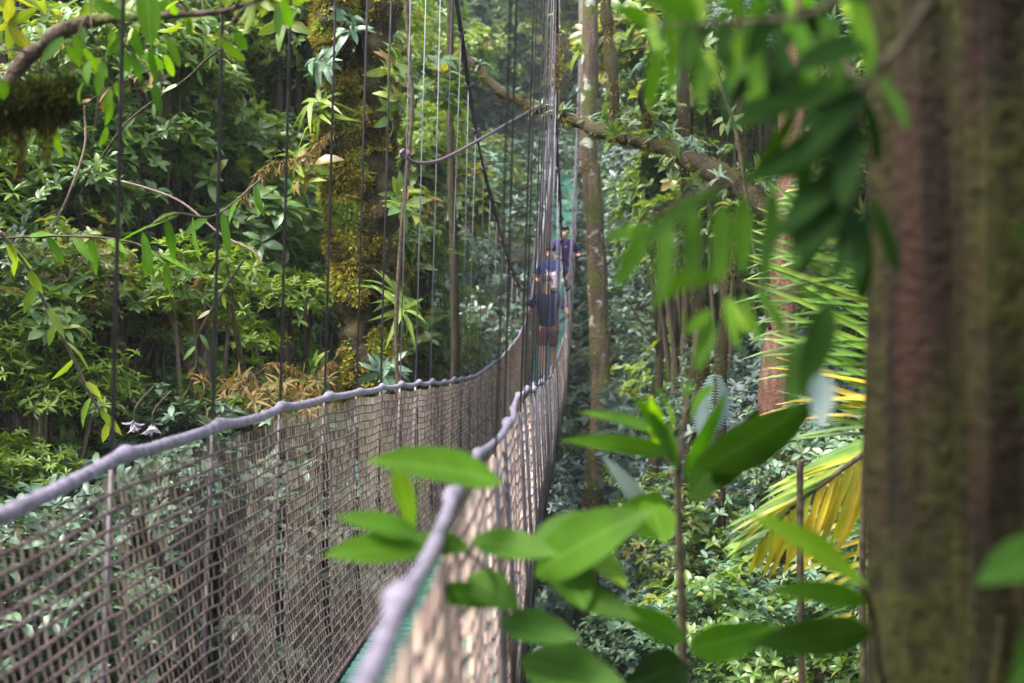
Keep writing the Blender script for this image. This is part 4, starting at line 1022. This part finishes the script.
# top spray
s.stem([(930, -60, 1.4), (820, 10, 1.42), (740, 22, 1.42), (650, 25, 1.45)], .004, .0015)
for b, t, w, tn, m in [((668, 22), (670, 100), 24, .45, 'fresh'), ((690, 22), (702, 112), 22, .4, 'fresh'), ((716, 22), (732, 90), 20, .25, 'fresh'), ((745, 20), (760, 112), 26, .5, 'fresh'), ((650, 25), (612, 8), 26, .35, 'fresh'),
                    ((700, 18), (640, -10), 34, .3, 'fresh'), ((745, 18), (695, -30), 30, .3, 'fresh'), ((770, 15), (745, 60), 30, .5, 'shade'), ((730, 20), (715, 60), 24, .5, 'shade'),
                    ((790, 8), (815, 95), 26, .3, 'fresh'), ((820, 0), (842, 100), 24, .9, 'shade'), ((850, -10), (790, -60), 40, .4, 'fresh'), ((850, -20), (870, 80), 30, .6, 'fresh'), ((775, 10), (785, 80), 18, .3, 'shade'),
                    ((690, 20), (685, 70), 20, .7, 'shade')]:
    s.leaf(b, t, 1.43, 1.38, w, mat=m, shape='herolong', tone=tn, tilt=(.3, -1, .1), droop=.08)
for k in range(30):
    x0, y0 = random.uniform(640, 865), random.uniform(-40, 60); a_ = random.uniform(1.1, 2.2); l_ = random.uniform(35, 75)
    s.leaf((x0, y0), (x0 + math.cos(a_) * l_, y0 + math.sin(a_) * l_), random.uniform(1.45, 1.9), random.uniform(1.45, 1.85), random.uniform(12, 22), mat='fresh' if random.random() < .7 else 'shade', shape='herolong', tone=random.random(), tilt=(random.uniform(-.5, .5), -1, random.uniform(-.1, .4)))
s.stem([(930, -60, 1.4), (830, -25, 1.6), (740, -15, 1.7), (655, 5, 1.7)], .004, .0015)
# dark leaves pointing left from the trunk edge
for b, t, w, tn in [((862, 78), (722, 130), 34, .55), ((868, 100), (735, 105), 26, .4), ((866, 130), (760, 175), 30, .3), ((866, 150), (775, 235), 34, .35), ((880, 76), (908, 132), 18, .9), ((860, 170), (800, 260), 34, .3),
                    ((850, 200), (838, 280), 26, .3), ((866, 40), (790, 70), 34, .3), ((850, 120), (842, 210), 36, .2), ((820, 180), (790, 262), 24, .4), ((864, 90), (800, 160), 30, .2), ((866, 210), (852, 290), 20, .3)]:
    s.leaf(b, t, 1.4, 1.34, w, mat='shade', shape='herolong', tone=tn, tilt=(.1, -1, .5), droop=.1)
s.stem([(990, -90, 1.36), (905, 40, 1.4), (862, 90, 1.4), (858, 210, 1.42)], .006, .002)
for k in range(34):
    x0, y0 = random.uniform(780, 872), random.uniform(-30, 250); a_ = random.uniform(1.2, 2.9)
    if x0 < 810 and y0 > 180: continue
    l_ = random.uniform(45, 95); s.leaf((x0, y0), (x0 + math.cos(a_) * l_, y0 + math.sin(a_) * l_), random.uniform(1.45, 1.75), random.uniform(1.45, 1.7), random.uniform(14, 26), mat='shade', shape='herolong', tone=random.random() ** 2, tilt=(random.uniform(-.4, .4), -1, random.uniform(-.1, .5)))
s.stem([(862, 90, 1.42), (835, 60, 1.55), (815, 150, 1.6), (800, 230, 1.65)], .004, .0015); s.stem([(862, 160, 1.42), (850, 200, 1.6), (845, 260, 1.65)], .003, .0012)
# second spray: fan of hanging leaflets
s.stem([(862, 110, 1.4), (800, 165, 1.43), (720, 185, 1.45), (660, 212, 1.47), (622, 232, 1.5)], .004, .0015)
for b, t, w, tn in [((650, 222), (612, 292), 26, .35), ((668, 214), (660, 306), 24, .4), ((694, 206), (688, 294), 24, .3), ((722, 200), (718, 286), 28, .35), ((742, 195), (742, 276), 26, .3), ((772, 190), (768, 268), 22, .1),
                    ((700, 262), (650, 306), 20, .7), ((640, 226), (604, 240), 16, .4), ((720, 268), (690, 285), 18, .6)]:
    s.leaf(b, t, 1.46, 1.42, w, mat='fresh', shape='herolong', tone=tn, tilt=(.3, -1, .15), droop=.06)
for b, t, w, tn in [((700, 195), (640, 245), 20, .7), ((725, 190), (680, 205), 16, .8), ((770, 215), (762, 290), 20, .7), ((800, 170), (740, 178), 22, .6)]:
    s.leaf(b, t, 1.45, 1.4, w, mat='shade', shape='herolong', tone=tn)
# third spray lower
s.stem([(858, 210, 1.42), (800, 285, 1.6), (745, 285, 1.65), (710, 290, 1.7)], .003, .0012)
for b, t, w, tn in [((712, 310), (684, 334), 14, .5), ((712, 320), (696, 372), 22, .35), ((725, 296), (738, 350), 13, .6), ((742, 294), (760, 348), 12, .6), ((755, 285), (788, 338), 16, .3), ((730, 298), (748, 335), 12, .8), ((690, 395 - 12), (684, 395), 14, .5)]:
    s.leaf(b, t, 1.68, 1.65, w, mat='fresh', shape='herolong', tone=tn)
s.leaf((800, 340), (790, 410), 1.5, 1.45, 20, mat='fresh', tone=.1); s.leaf((830, 300), (800, 400), 1.5, 1.45, 28, mat='shade', tone=.8); s.leaf((822, 372), (820, 430), 1.45, 1.4, 24, mat='grey', tone=.25)
s.done()

# ------------------------------------------------------------------ palm behind the big trunk
pc = px(935, 470, 5.6)
pm = empty('palm', (pc[0], pc[1], G(pc[0], pc[1]))); o0 = np.array(pm.location)
tag(pm, 'palm with green and yellow fronds half hidden behind the big peeling trunk', 'palm')
mb = MB(); mb.tube(spline([[0, 0, -.3], [.05, 0, (pc[2] - o0[2]) * .5], pc - o0], 24), np.linspace(.09, .06, 24), 12, nz=.12); mb.build('trunk', M['bark'], pm)
def frond(pts, L, tonef, both=True, step=.045, W=.024, leftdir=None, downdir=None):
    P = spline(pts, 90); seg = np.linalg.norm(np.diff(P, axis=0), axis=1); cum = np.concatenate([[0], np.cumsum(seg)]); tot = cum[-1]
    mb = MB(); mb.tube(P - o0, np.linspace(.014, .004, 90), 7); ra = mb.build('rachis', M['twig'], pm)
    O, D, Nn, LL, TT, dr = [], [], [], [], [], []
    d = tot * .12
    while d < tot:
        i = np.searchsorted(cum, d) - 1; i = max(0, min(i, 88)); T_ = P[i + 1] - P[i]; T_ /= np.linalg.norm(T_)
        u = d / tot; l = L * (math.sin(math.pi * (u * .8 + .17))) ** .6
        sd = np.cross(T_, [0, 1, 0]); sd /= np.linalg.norm(sd) + 1e-6
        if sd[2] < 0: sd = -sd
        for sgn in (1, -1):
            if not both and sgn < 0 and leftdir is None: continue
            dd = sd * sgn + T_ * .75
            if leftdir is not None and sgn > 0: dd = np.array(leftdir) + T_ * .2
            if downdir is not None and sgn < 0: dd = np.array(downdir) + T_ * .15
            dd = dd / np.linalg.norm(dd) + RNG.normal(0, .07, 3)
            O.append(P[i]); D.append(dd); Nn.append([.1, -.5, .8] if sgn > 0 else [.1, -1, .1]); LL.append(l * RNG.uniform(.8, 1.08)); TT.append(tonef(u, sgn)); dr.append(RNG.uniform(.05, .3))
        d += step * RNG.uniform(.8, 1.2)
    V, F, T, U = leaves(np.array(O) - o0, np.array(D), np.array(Nn), np.array(LL), W, np.array(dr), .5, 'strap', np.clip(np.array(TT), 0, 1))
    link('leaflets', mesh_np('leaflets', V, F, M['palm'], T, U), ra)
rn = lambda a_, b_: random.uniform(a_, b_)
frond([px(935, 470, 5.6), px(900, 430, 5.3), px(862, 455, 5.1), (px(825, 482, 5.0)), px(790, 510, 5.0), px(758, 545, 5.05)], .46, lambda u, s_: (rn(.66, .92) if s_ < 0 else rn(.3, .72)), leftdir=(-1, -.1, -.30), downdir=(-.25, -.1, -1), step=.036)
frond([px(935, 470, 5.6), px(905, 420, 5.7), px(885, 350, 5.8), px(868, 280, 5.9), px(850, 215, 6.0), px(820, 180, 6.1)], .62, lambda u, s_: (rn(.9, 1.0) if u < .30 and rn(0, 1) < .5 else rn(.1, .55)), leftdir=(-1, .05, -.06), step=.038)
frond([px(935, 470, 5.6), px(960, 380, 5.8), px(1010, 330, 6), px(1080, 330, 6.2)], .5, lambda u, s_: rn(.1, .5))
frond([px(935, 470, 5.6), px(950, 430, 6.0), px(930, 380, 6.6), px(900, 400, 7.3)], .5, lambda u, s_: rn(.1, .5))
frond([px(935, 470, 5.6), px(910, 480, 5.5), px(880, 540, 5.4), px(850, 620, 5.35)], .42, lambda u, s_: rn(.2, .95))
# small fern frond behind the shoot
for (b, t, Yf, lab) in [((715, 375), (703, 440), 9.0, 'small grey fern frond hanging beside the thin mossy stem'),]:
    a0 = px(*b, Yf); e0 = px(*t, Yf); P = spline([a0, (a0 + e0) / 2 + [.03, 0, 0], e0], 24); fr = empty('fern', a0)
    mb = MB(); mb.tube(P - a0, .004, 6); mb.build('rachis', M['twig'], fr)
    O = np.repeat(P, 2, 0) - a0; D = np.tile([[1, 0, -.25], [-1, 0, -.25]], (24, 1)); u = np.repeat(np.linspace(0, 1, 24), 2)
    V, F, T, U = leaves(O, D, np.tile([0, -1, .2], (48, 1)), .16 * np.sin(np.pi * (u * .85 + .12)), .018, .3, .1, 'lance', .35); link('leaflets', mesh_np('leaflets', V, F, M['grey'], T, U), fr); tag(fr, lab, 'fern')
# pale petals above the left rail
for (x, y, lab) in [(134, 424, 'pale lilac bloom on the left above the handrail lump'), (152, 428, 'white-lilac bloom just right of its twin above the left handrail')]:
    c = px(x, y, 6.2); e = empty('blossom', c); A = np.tile([[.1, -.3, -1.0]], (3, 1)) + RNG.normal(0, .2, (3, 3))
    V, F, T, U = whorls(np.zeros((3, 3)), A, 3, .07, .03, spread=(.7, 1.3)); link('petals', mesh_np('petals', V, F, M['petal'], T, U), e)
    mb = MB(); mb.tube(spline([[0, 0, 0], [0.01, 0, .08], [.06, .1, .16]], 8), .003, 5); mb.build('stalk', M['twig'], e); tag(e, lab, 'flower')

# ------------------------------------------------------------------ labels for the forest plants
def hpos(x):
    for lim, w in ((90, 'at the left edge'), (210, 'in the left background'), (320, 'left of the mossy trunk'), (420, 'behind the mossy trunk'), (520, 'behind the left bridge hangers'),
                   (600, 'beyond the far end of the bridge'), (680, 'just right of the bridge'), (780, 'behind the hanging green leaflets'), (880, 'behind the palm fronds'), (9999, 'behind the big peeling trunk')):
        if x < lim: return w
def dist(Y): return 'close' if Y < 13.5 else ('on the middle slope' if Y < 21 else ('on the back slope' if Y < 33 else ('far back' if Y < 48 else 'farthest back')))
buckets = {}
for rec in PLANTS:
    root, kind, x, y, Y, c, r = rec
    buckets.setdefault((kind.split('_')[1], dist(Y), hpos(x)), []).append(rec)
for (kc, dd, hp), recs in buckets.items():
    recs.sort(key=lambda q: -(q[5][2] / q[5][1]))
    nm = len(recs)
    words = {1: [''], 2: ['higher of two, ', 'lower of two, '], 3: ['highest of three, ', 'middle of three, ', 'lowest of three, '], 4: ['highest of four, ', 'second highest of four, ', 'third highest of four, ', 'lowest of four, ']}.get(nm)
    for q, rec in enumerate(recs):
        w = words[q] if words else ''
        if len((w + hp + dd).split()) > 11: dd2 = dd.replace('on the middle slope', 'mid-slope').replace('on the back slope', 'back-slope').replace('farthest back', 'farthest')
        else: dd2 = dd
        tag(rec[0], f"{w}{COLW[kc]} leafy {'tree' if 'tree' in rec[0].name else 'shrub'} {dd2} {hp}", 'tree' if 'tree' in rec[0].name else 'shrub',
            'forest trees and shrubs of the ravine slopes')

# ------------------------------------------------------------------ people on the bridge
def cloth(name, c1, c2): return simple_mat(name, c1, c2, 18, .85, .2, .004)
skin = simple_mat('skin', (.42, .22, .16), (.55, .31, .23), 10, .55, .4)
hairm = simple_mat('hair_dark', (.012, .008, .006), (.03, .02, .015), 60, .5, .4)
shoe = cloth('shoe_dark', (.02, .02, .02), (.05, .05, .05))
def skinned(name, verts, edges, rad, mat, parent, root=0, lev=2):
    me = bpy.data.meshes.new(name); me.from_pydata([tuple(v) for v in verts], edges, []); me.update()
    o = bpy.data.objects.new(name, me); col.objects.link(o); o.parent = parent; me.materials.append(mat)
    sk = o.modifiers.new('skin', 'SKIN'); sk.use_smooth_shade = True
    for i, r in enumerate(rad):
        d = me.skin_vertices[0].data[i]; d.radius = (r, r) if not isinstance(r, tuple) else r; d.use_root = (i == root)
    sb = o.modifiers.new('sub', 'SUBSURF'); sb.levels = lev; sb.render_levels = lev
    return o
def person(loc, yaw, label, shirt, legs, handL, handR, lean=0.0, longlegs=False, hgt=1.72, stride=.12):
    """handL / handR: hand targets in the body frame (x right, y forward, z up)"""
    root = empty('person', loc); root.rotation_euler = (0, 0, yaw); k = hgt / 1.72; root.scale = (k, k, k)
    tag(root, label, 'person', 'people on the bridge')
    ly = lean
    pel = (0, 0, .93); wa = (0, ly * .3, 1.08); ch = (0, ly * .7, 1.28); nk = (0, ly, 1.47); hb = (0, ly * 1.1 + .01, 1.56); hd = (0, ly * 1.15 + .02, 1.65)
    V = [pel, wa, ch, nk, hb, hd]; E = [(0, 1), (1, 2), (2, 3), (3, 4), (4, 5)]; R = [(.15, .105), (.135, .095), (.16, .10), (.055, .055), (.072, .085), (.078, .095)]
    joints = {}
    for s_, hand in ((-1, handL), (1, handR)):
        sh = np.array([s_ * .185, ly * .85, 1.41]); h = np.array(hand, float); d = h - sh; L = min(np.linalg.norm(d), .55); h = sh + d / np.linalg.norm(d) * L
        side = np.array([s_ * .5, -.6, -.5]); side /= np.linalg.norm(side); bend = math.sqrt(max(0, .285 ** 2 - (L / 2) ** 2)); el = (sh + h) / 2 + side * bend
        i = len(V); V += [tuple(sh), tuple(el), tuple(h)]; R += [.062, .042, .028]; E += [(2, i), (i, i + 1), (i + 1, i + 2)]
        hd_ = (h - el) / (np.linalg.norm(h - el) + 1e-6); V.append(tuple(h + hd_ * .07)); R.append((.034, .018)); E.append((i + 2, i + 3))
        px_ = np.cross(hd_, [0, 0, 1.0]); px_ /= np.linalg.norm(px_) + 1e-6
        palm = i + 3
        for q, (off, ln) in enumerate(((-.026, .062), (-.009, .072), (.009, .068), (.026, .052))):
            b0 = h + hd_ * .085 + px_ * off; j = len(V); V += [tuple(b0 + hd_ * ln * .5), tuple(b0 + hd_ * ln * .8 + np.array([0, 0, -.03]))]; R += [.009, .008]; E += [(palm, j), (j, j + 1)]
        j = len(V); V += [tuple(h + hd_ * .05 - px_ * s_ * .045), tuple(h + hd_ * .09 - px_ * s_ * .06)]; R += [.011, .009]; E += [(i + 2, j), (j, j + 1)]
        joints[s_] = (sh, el, h)
    for s_ in (-1, 1):
        st = stride * s_; hip = (s_ * .095, 0, .88); kn = (s_ * .10, st * .5 + .03, .49); an = (s_ * .10, st - .02, .085); toe = (s_ * .11, st + .15, .035)
        i = len(V); V += [hip, kn, an, toe]; R += [.088, .058, .042, (.042, .03)]; E += [(0, i), (i, i + 1), (i + 1, i + 2), (i + 2, i + 3)]
        joints[('leg', s_)] = (hip, kn, an, toe)
    skinned('body', V, E, R, skin, root)
    # shirt
    V = [(0, 0, .90), wa, ch, (0, ly * .95, 1.44)]; E = [(0, 1), (1, 2), (2, 3)]; R = [(.172, .135), (.165, .13), (.185, .14), (.09, .09)]
    for s_ in (-1, 1):
        sh, el, h = joints[s_]; i = len(V); V += [tuple(sh), tuple(sh * .25 + el * .75)]; R += [.08, .066]; E += [(2, i), (i, i + 1)]
    skinned('shirt', V, E, R, shirt, root, 1)
    V = [(0, 0, .96), (0, 0, .89)]; E = [(0, 1)]; R = [(.168, .122), (.165, .125)]
    for s_ in (-1, 1):
        hip, kn, an, toe = joints[('leg', s_)]; i = len(V); hip = np.array(hip); kn = np.array(kn); an = np.array(an)
        V += [tuple(hip), tuple(hip * .15 + kn * .85)]; R += [.108, .088]; E += [(1, i), (i, i + 1)]
        if longlegs: V += [tuple(kn), tuple(an)]; R += [.075, .06]; E += [(i + 1, i + 2), (i + 2, i + 3)]
        skinned('shoe', [tuple(an + [0, -.05, -.03]), tuple(an + [0, .05, -.035]), tuple(an + [0, .17, -.05])], [(0, 1), (1, 2)], [(.045, .045), (.05, .045), (.046, .032)], shoe, root)
    skinned('trousers' if longlegs else 'shorts', V, E, R, legs, root, 1)
    # hair, face
    bm = bmesh.new(); bmesh.ops.create_icosphere(bm, subdivisions=3, radius=.1)
    for v in bm.verts:
        v.co.x *= .98; v.co.y *= 1.18; v.co.z *= 1.1; v.co *= 1 + .05 * mnoise.noise(v.co * 25)
    bmesh.ops.delete(bm, geom=[v for v in bm.verts if v.co.z < -.012 + max(0, v.co.y) * .55 or v.co.z < -.06], context='VERTS')
    me = bpy.data.meshes.new('hair'); bm.to_mesh(me); bm.free(); me.materials.append(hairm); o = link('hair', me, root, (0, hd[1], 1.675))
    mb = MB(); mb.tube([[0, hd[1] + .085, 1.66], [0, hd[1] + .118, 1.635], [0, hd[1] + .09, 1.628]], [.009, .015, .012], 8)
    for s_ in (-1, 1): mb.tube([[s_ * .083, hd[1], 1.67], [s_ * .096, hd[1] - .01, 1.65], [s_ * .083, hd[1], 1.625]], [.008, .016, .008], 8)
    mb.build('nose_and_ears', skin, root)
    mb = MB()
    for s_ in (-1, 1): mb.tube([[s_ * .032 - .012, hd[1] + .092, 1.668], [s_ * .032 + .012, hd[1] + .092, 1.668]], .007, 8)
    mb.build('eyes', hairm, root)
    mb = MB(); mb.tube([[-.02, hd[1] + .093, 1.602], [0, hd[1] + .1, 1.60], [.02, hd[1] + .093, 1.602]], .005, 6); mb.build('mouth', cloth('lips', (.3, .1, .09), (.35, .13, .11)), root)
    return root
def bz(y): return float(deck_z(y)) + .02
y = 25.0
person((f(RX, y) + .01, y, bz(y)), .1, 'walker in navy t-shirt and maroon shorts holding the left handrail', cloth('navy_shirt', (.008, .010, .035), (.016, .018, .055)),
       cloth('maroon_shorts', (.12, .045, .055), (.20, .09, .10)), (-.34, .12, 1.12), (.30, .1, 1.05), lean=.03, hgt=1.78)
y = 28.2
person((f(RX, y) - .03, y, bz(y)), math.pi - .2, 'walker in blue shirt behind the navy-shirted one', cloth('blue_shirt', (.02, .035, .13), (.04, .06, .19)),
       cloth('grey_shorts', (.08, .08, .10), (.14, .14, .16)), (-.30, .1, 1.1), (.28, .1, 1.1), hgt=1.7)
y = 30.2
person((f(RX, y) + .17, y, bz(y)), math.pi + .3, 'walker in purple top and teal trousers leaning on the right handrail', cloth('purple_top', (.04, .02, .12), (.07, .035, .19)),
       cloth('teal_trousers', (.03, .22, .19), (.05, .32, .27)), (-.28, .2, 1.15), (.3, .2, 1.12), lean=.1, longlegs=True, hgt=1.72)
# pale pink bag carried by the blue-shirted walker
def bag():
    bm = bmesh.new(); bmesh.ops.create_cube(bm, size=1)
    for v in bm.verts: v.co.x *= .26; v.co.y *= .16; v.co.z *= .36
    bmesh.ops.bevel(bm, geom=list(bm.edges), offset=.05, segments=3, affect='EDGES')
    for v in bm.verts: v.co *= 1 + .06 * mnoise.noise(v.co * 9)
    me = bpy.data.meshes.new('bag_body'); bm.to_mesh(me); bm.free(); me.materials.append(cloth('pink_bag', (.50, .34, .40), (.72, .58, .62)))
    y = 28.0; e = empty('backpack', (f(RX, y) - .02, y, bz(y) + 1.1)); link('bag_body', me, e)
    mb = MB()
    for s_ in (-.08, .08): mb.tube(spline([[s_, .06, .16], [s_ * 1.2, .12, .22], [s_ * 1.5, .16, .1], [s_ * 1.2, .1, -.12]], 12), .014, 6)
    mb.build('strap', cloth('bag_strap', (.3, .2, .25), (.4, .3, .34)), e)
    tag(e, 'pale pink backpack carried on the chest of the blue-shirted walker', 'backpack')
bag()

# the humid air of the ravine
HAZE = 0.0008
if HAZE:
    hm, hnt, hout = new_mat('haze_air'); pv = hnt.nodes.new('ShaderNodeVolumePrincipled'); pv.inputs['Color'].default_value = (.86, .92, .95, 1); pv.inputs['Density'].default_value = HAZE; pv.inputs['Anisotropy'].default_value = 0.2
    hnt.links.new(pv.outputs[0], hout.inputs['Volume'])
    mb = MB(); mb.box((0, 110, 28.5), (540, 640, 80)); ho = mb.build('haze', hm, None, False); tag(ho, 'thin humid haze filling the ravine', 'haze', kind='stuff')
# ------------------------------------------------------------------ light, sky, camera
w = bpy.data.worlds.new('World'); scene.world = w; w.use_nodes = True
nt = w.node_tree; nt.nodes.clear()
sky = nt.nodes.new('ShaderNodeTexSky'); sky.sky_type = 'NISHITA'; sky.sun_disc = False
SUN_EL, SUN_AZ = math.radians(62), math.radians(-120)      # azimuth from +Y towards +X
sky.sun_elevation = SUN_EL; sky.sun_rotation = SUN_AZ; sky.dust_density = 2.5; sky.air_density = 1.0
bg = nt.nodes.new('ShaderNodeBackground'); bg.inputs[1].default_value = 0.15
wo = nt.nodes.new('ShaderNodeOutputWorld'); hs = nt.nodes.new('ShaderNodeHueSaturation'); hs.inputs['Saturation'].default_value = 0.55; nt.links.new(sky.outputs[0], hs.inputs['Color']); nt.links.new(hs.outputs[0], bg.inputs[0]); nt.links.new(bg.outputs[0], wo.inputs[0])
sl = bpy.data.lights.new('sun', 'SUN'); sl.energy = 1.4; sl.angle = math.radians(20); sl.color = (1.0, .95, .86)
so = bpy.data.objects.new('sun', sl); col.objects.link(so)
d = Vector((math.sin(SUN_AZ) * math.cos(SUN_EL), math.cos(SUN_AZ) * math.cos(SUN_EL), math.sin(SUN_EL)))
so.rotation_euler = (-d).to_track_quat('-Z', 'Y').to_euler(); so.location = d * 40

cam = bpy.data.cameras.new('camera'); cam.lens = 50; cam.sensor_width = 36; cam.clip_start = .02; cam.clip_end = 1500
cam.dof.use_dof = True; cam.dof.focus_distance = 8.5; cam.dof.aperture_fstop = 3.2
co = bpy.data.objects.new('camera', cam); col.objects.link(co); co.location = (0, 0, 0); co.rotation_euler = (math.radians(90), 0, 0)
scene.camera = co
vs = scene.view_settings; vs.view_transform = 'Standard'; vs.look = 'None'; vs.gamma = 1; vs.use_curve_mapping = False
vs.exposure = 2.8
